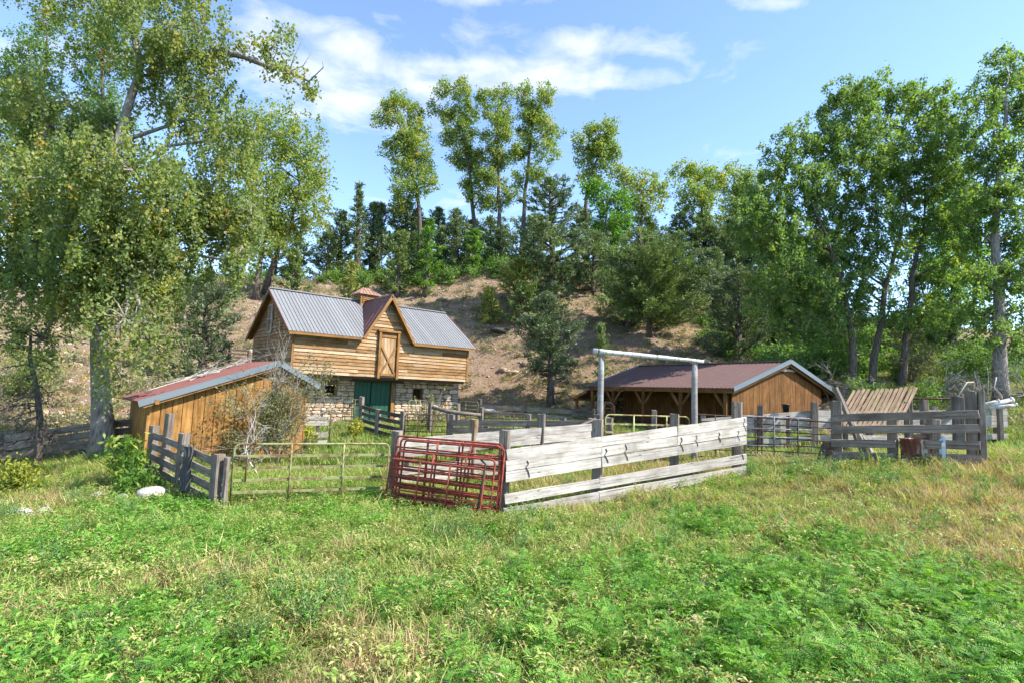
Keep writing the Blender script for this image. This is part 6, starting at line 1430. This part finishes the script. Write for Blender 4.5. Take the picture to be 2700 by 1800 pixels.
def pebble(name, mat, seed):
    import bmesh
    rg_ = random.Random(seed); bm = bmesh.new(); bmesh.ops.create_icosphere(bm, subdivisions=1, radius=.5)
    for v in bm.verts: v.co = Vector((v.co.x*1.3, v.co.y, v.co.z*.7))*rg_.uniform(.75, 1.2)
    me_ = bpy.data.meshes.new(name); bm.to_mesh(me_); bm.free(); me_.materials.append(M[mat]); return bpy.data.objects.new(name, me_)
def scatter(name, label, cat, protos, X, Y, scl, pick=None, tilt=.12, zoff=0.0, sz=None):
    n = len(X); Z = ground(X, Y)+zoff
    cl = bpy.data.collections.new(name+'_kinds')
    for p in protos: cl.objects.link(p)
    me_ = bpy.data.meshes.new(name); me_.vertices.add(n); me_.vertices.foreach_set('co', np.stack([X, Y, Z], 1).astype(np.float32).ravel())
    rot = np.stack([RNG.normal(0, tilt, n), RNG.normal(0, tilt, n), RNG.uniform(0, 6.283, n)], 1)
    a = me_.attributes.new('rot', 'FLOAT_VECTOR', 'POINT'); a.data.foreach_set('vector', rot.astype(np.float32).ravel())
    s3 = np.stack([scl, scl, scl if sz is None else sz], 1)
    a = me_.attributes.new('scl', 'FLOAT_VECTOR', 'POINT'); a.data.foreach_set('vector', s3.astype(np.float32).ravel())
    a = me_.attributes.new('pick', 'INT', 'POINT'); a.data.foreach_set('value', (RNG.integers(0, len(protos), n) if pick is None else pick).astype(np.int32))
    o = link(name, me_); tag(o, label, cat, None, 'stuff')
    ng = bpy.data.node_groups.new(name+'_scatter', 'GeometryNodeTree')
    ng.interface.new_socket('Geometry', in_out='INPUT', socket_type='NodeSocketGeometry'); ng.interface.new_socket('Geometry', in_out='OUTPUT', socket_type='NodeSocketGeometry')
    N_ = ng.nodes.new; gi, go = N_('NodeGroupInput'), N_('NodeGroupOutput'); ip = N_('GeometryNodeInstanceOnPoints'); ci = N_('GeometryNodeCollectionInfo')
    ci.inputs['Collection'].default_value = cl; ci.inputs['Separate Children'].default_value = True; ci.inputs['Reset Children'].default_value = True
    def na(nm, dt):
        q = N_('GeometryNodeInputNamedAttribute'); q.data_type = dt; q.inputs['Name'].default_value = nm; return q.outputs[0]
    er = N_('FunctionNodeEulerToRotation'); Lk = ng.links.new
    Lk(gi.outputs[0], ip.inputs['Points']); Lk(ci.outputs[0], ip.inputs['Instance']); ip.inputs['Pick Instance'].default_value = True
    Lk(na('pick', 'INT'), ip.inputs['Instance Index']); Lk(na('rot', 'FLOAT_VECTOR'), er.inputs[0]); Lk(er.outputs[0], ip.inputs['Rotation']); Lk(na('scl', 'FLOAT_VECTOR'), ip.inputs['Scale'])
    Lk(ip.outputs[0], go.inputs[0])
    md = o.modifiers.new('scatter', 'NODES'); md.node_group = ng
    return o
def wedge(n, y0, y1, half=1.08, pad=1.5, pw=1.0):
    """points over the visible strip of ground, a little wider than the view"""
    y = y0+(y1-y0)*RNG.random(n)**pw; w = half*y+pad
    keep = RNG.random(n) < w/(half*y1+pad)
    y = y[keep]; w = w[keep]; return RNG.uniform(-1, 1, len(y))*w, y
def insheds(x, y):
    bad = np.zeros(len(x), bool)
    for (X0, Y0, th, u0, u1, v0, v1) in ((BX, BY, BT, .2, BL, 1.1, BW), (SX, SY, ST, .2, SLN-.3, .9, 7.2), (HX, HY, HT, .8, 5.6, .25, 2.9)):
        u = (x-X0)*math.cos(th)+(y-Y0)*math.sin(th); v = -(x-X0)*math.sin(th)+(y-Y0)*math.cos(th); bad |= (u > u0) & (u < u1) & (v > v0) & (v < v1)
    return bad
def patch(x, y, L):
    d = np.zeros(len(x))
    for a, b, r, k in L: d = np.maximum(d, k*np.exp(-((x-a)**2+(y-b)**2)/(r*r)))
    return d
VET = [(3.6, 7.1, 1.6, 1), (2.4, 6.2, 1.2, .9), (.6, 5.5, .9, .9), (4.8, 6.2, 1.3, 1), (5.4, 7.5, 1.0, .9), (-3.6, 5.5, .9, .7), (3.8, 10.6, .9, .8), (5.3, 9.3, 1.0, .7), (1.6, 7.4, 1.1, .8), (2.6, 4.9, 1.4, 1), (4.5, 4.9, 1.2, 1), (-1.0, 6.6, .8, .45), (-4.6, 8.6, 1.1, .55), (-6.4, 9.8, 1.3, .6), (-3.0, 8.6, .8, .35), (.2, 7.6, 1.0, .6), (-7.0, 11.4, 1.2, .7), (2.0, 8.7, .8, .6), (-.3, 4.6, .6, .5), (-2.8, 4.5, 1.0, .6)]
BLU = [(-2.5, 5.6, .75, 1), (-.7, 10.1, .9, .9), (.2, 10.6, .7, .7), (-3.5, 6.6, .5, .8), (-2.2, 6.5, .5, .6), (7.2, 14.2, .9, .8), (10.5, 12.2, .7, .6), (8.2, 13.2, .7, .5), (-.4, 11.3, .8, .9), (3.0, 12.4, .6, .5), (12.5, 12.5, .7, .7), (5.6, 13.4, .6, .5), (-9.3, 12.3, .7, .4)]
# short grass
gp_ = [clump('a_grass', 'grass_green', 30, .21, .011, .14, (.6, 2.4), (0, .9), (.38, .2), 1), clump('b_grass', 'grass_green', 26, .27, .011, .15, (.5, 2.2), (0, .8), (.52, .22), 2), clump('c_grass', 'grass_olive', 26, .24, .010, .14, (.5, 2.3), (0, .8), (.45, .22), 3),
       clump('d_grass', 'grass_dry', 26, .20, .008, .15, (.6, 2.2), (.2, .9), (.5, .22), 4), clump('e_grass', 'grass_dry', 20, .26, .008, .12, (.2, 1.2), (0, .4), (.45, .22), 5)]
X, Y = wedge(60000, 2.6, 17.5); 
D_ = dryness(X, Y); H_ = hillmask(X, Y); keep = ~insheds(X, Y) & (RNG.random(len(X)) > H_*.8)
X, Y, D_ = X[keep], Y[keep], D_[keep]
lush = np.exp(-((X+5)**2/30+(Y-10)**2/6))+np.exp(-((X+3)**2/16+(Y-16.5)**2/8))
pk = np.where(RNG.random(len(X)) < np.clip(D_*1.15+.03-.12*lush, 0, .95), RNG.integers(3, 5, len(X)), np.where(RNG.random(len(X)) < np.clip(.24+.5*D_-.4*lush, .05, 1), 2, RNG.integers(0, 2, len(X))))
sc_ = RNG.uniform(.55, 1.25, len(X))*(.85+.018*Y)*np.clip(1+.75*_bump(X*1.3+2, Y*1.3), .5, 1.5)
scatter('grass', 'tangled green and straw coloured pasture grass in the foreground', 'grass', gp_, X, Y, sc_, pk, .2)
# far grass: bigger, coarser tufts
fp_ = [clump('a_tuft', 'grass_green', 26, .30, .022, .26, tint=(.42, .2), seed=11), clump('b_tuft', 'grass_olive', 26, .28, .022, .26, tint=(.45, .2), seed=12), clump('c_tuft', 'grass_dry', 22, .26, .018, .25, tint=(.5, .2), seed=13)]
X, Y = wedge(26000, 16.5, 42, 1.0, 3, .8); H_ = hillmask(X, Y); keep = ~insheds(X, Y) & (RNG.random(len(X)) > H_*.93); X, Y, H_ = X[keep], Y[keep], H_[keep]
gap_ = np.clip(1.2*np.exp(-((X-5)**2/20+(Y-19)**2/10)), 0, 1)
pk = np.where(RNG.random(len(X)) < np.clip(.08+.6*gap_+.55*H_, 0, .9), 2, (RNG.random(len(X)) < .35).astype(int))
scatter('corral_grass', 'sunlit grass in the corrals and at the foot of the hill', 'grass', fp_, X, Y, RNG.uniform(.6, 1.15, len(X)), pk, .15)
# vetch
X, Y = wedge(12000, 2.8, 13.0); P_ = patch(X, Y, VET); keep = (RNG.random(len(X)) < P_*1.0+.03) & ~insheds(X, Y); X, Y, P_ = X[keep], Y[keep], P_[keep]
scatter('vetch', 'leafy green vetch with dark pods spreading through the foreground grass', 'vetch', [vetch('%s_vetch' % c_, s_) for c_, s_ in zip('abcdef', range(6))], X, Y, RNG.uniform(.6, 1.0, len(X))*(.7+.4*P_), None, .22)
# broad-leaved forbs mixed through the grass
def forb(name, mat, seed, n=34, H=.2, ll=.055, lw=.026):
    rg_ = np.random.default_rng(seed); V, F, T = [], [], []
    for k in range(n):
        an = rg_.uniform(0, 6.28); r = rg_.uniform(0, .15); c = np.array([r*math.cos(an), r*math.sin(an), H*rg_.uniform(.3, 1.1)])
        az = rg_.uniform(0, 6.28); dd = np.array([math.cos(az), math.sin(az), rg_.uniform(-.3, .8)]); dd /= np.linalg.norm(dd); ss = np.cross(dd, [0, 0, 1]); ss /= np.linalg.norm(ss); nn = np.cross(ss, dd)
        b = len(V); l_ = ll*rg_.uniform(.6, 1.4); V.extend([tuple(c), tuple(c+dd*l_*.5+ss*lw*.5+nn*l_*.1), tuple(c+dd*l_-nn*l_*.15), tuple(c+dd*l_*.5-ss*lw*.5+nn*l_*.1)]); F.append((b, b+1, b+2, b+3)); T.extend([rg_.normal(.5, .22)]*4)
    return proto(name, V, F, T, [mat])
X, Y = wedge(15000, 2.6, 15.0); D_ = dryness(X, Y); L_ = patch(X, Y, [(-6, 10.4, 2.6, 1), (-3.2, 11.6, 1.8, .8), (-8, 11.0, 1.5, .9), (2.6, 6.6, 2.2, .6), (-4, 5, 1.5, .7)])
keep = (RNG.random(len(X)) < .34-.3*D_+.6*L_) & ~insheds(X, Y); X, Y, L_ = X[keep], Y[keep], L_[keep]
scatter('forbs', 'bright broad-leaved weeds growing thickly through the grass', 'weeds', [forb('a_forb', 'vetch_leaf', 1), forb('b_forb', 'grass_green', 2, 34, .22, .06, .022), forb('c_forb', 'grass_olive', 3, 30, .2, .05, .02)], X, Y, RNG.uniform(.7, 1.35, len(X)), np.where(RNG.random(len(X)) < .3+.5*L_, 0, RNG.integers(1, 3, len(X))), .15)
# blue-green weeds and rusty seed weeds
X, Y = wedge(9000, 2.8, 16.5); P_ = patch(X, Y, BLU); keep = (RNG.random(len(X)) < P_*.75+.012) & ~insheds(X, Y); X, Y = X[keep], Y[keep]
scatter('wild_weeds', 'feathery blue-green weeds in patches among the grass', 'weeds', [weed('a_weed', 'weed_blue', 1), weed('b_weed', 'weed_blue', 2, .42), weed('c_weed', 'grass_olive', 3, .45)], X, Y, RNG.uniform(.55, 1.1, len(X)), None, .15)
# hillside: dry tufts, sage, stones
X = RNG.uniform(-34, 34, 60000); Y = RNG.uniform(18, 60, 60000); H_ = hillmask(X, Y); keep = (RNG.random(len(X)) < H_*.75) & ~insheds(X, Y); X, Y = X[keep], Y[keep]
dens_ = _bump(X*.35+3, Y*.35); k_ = RNG.random(len(X)) < .40+.5*dens_
scatter('dry_tufts', 'dry straw tufts and low sage scattered over the brown hillside', 'scrub', [clump('a_dry', 'grass_dry', 20, .26, .03, .2, seed=21), clump('b_dry', 'grass_olive', 20, .24, .03, .2, seed=22), bushlet('c_sage', 'sage_leaf', 23, 160, (.4, .4, .26), .09)], X[k_], Y[k_], RNG.uniform(.4, 1.2, k_.sum()), RNG.choice(3, k_.sum(), p=(.5, .27, .23)), .1)
k2 = RNG.random(len(X)) < .34
scatter('hill_stones', 'loose tan stones strewn over the hillside', 'stones', [pebble('a_stone', 'rock_tan', 1), pebble('b_stone', 'rock_tan', 2), pebble('c_stone', 'rock_white', 3)], X[k2]+.3, Y[k2]+.2, RNG.uniform(.05, .18, k2.sum())*RNG.choice([1, 1, 1, 2.0], k2.sum()), RNG.choice(3, k2.sum(), p=(.5, .35, .15)), .3)
# undergrowth on the ridge and under the grove
ux = np.concatenate([RNG.uniform(-19, 30, 480), RNG.uniform(15, 34, 300), RNG.uniform(-40, -22, 60)]); uy = np.concatenate([RNG.uniform(52, 61, 480), RNG.uniform(31, 48, 300), RNG.uniform(53, 60, 60)])
scatter('undergrowth', 'dark green scrub and undergrowth beneath the ridge trees', 'undergrowth', [bushlet('a_bush', 'bush_leaf', 31, 420, (.9, .9, .7), .2), bushlet('b_bush', 'bush_leaf', 32, 420, (1.0, .8, .9), .2), bushlet('c_bush', 'sage_leaf', 33, 300, (.8, .8, .6), .17)], ux, uy, RNG.uniform(.4, 1.05, len(ux)), RNG.choice(3, len(ux), p=(.45, .4, .15)), .1)
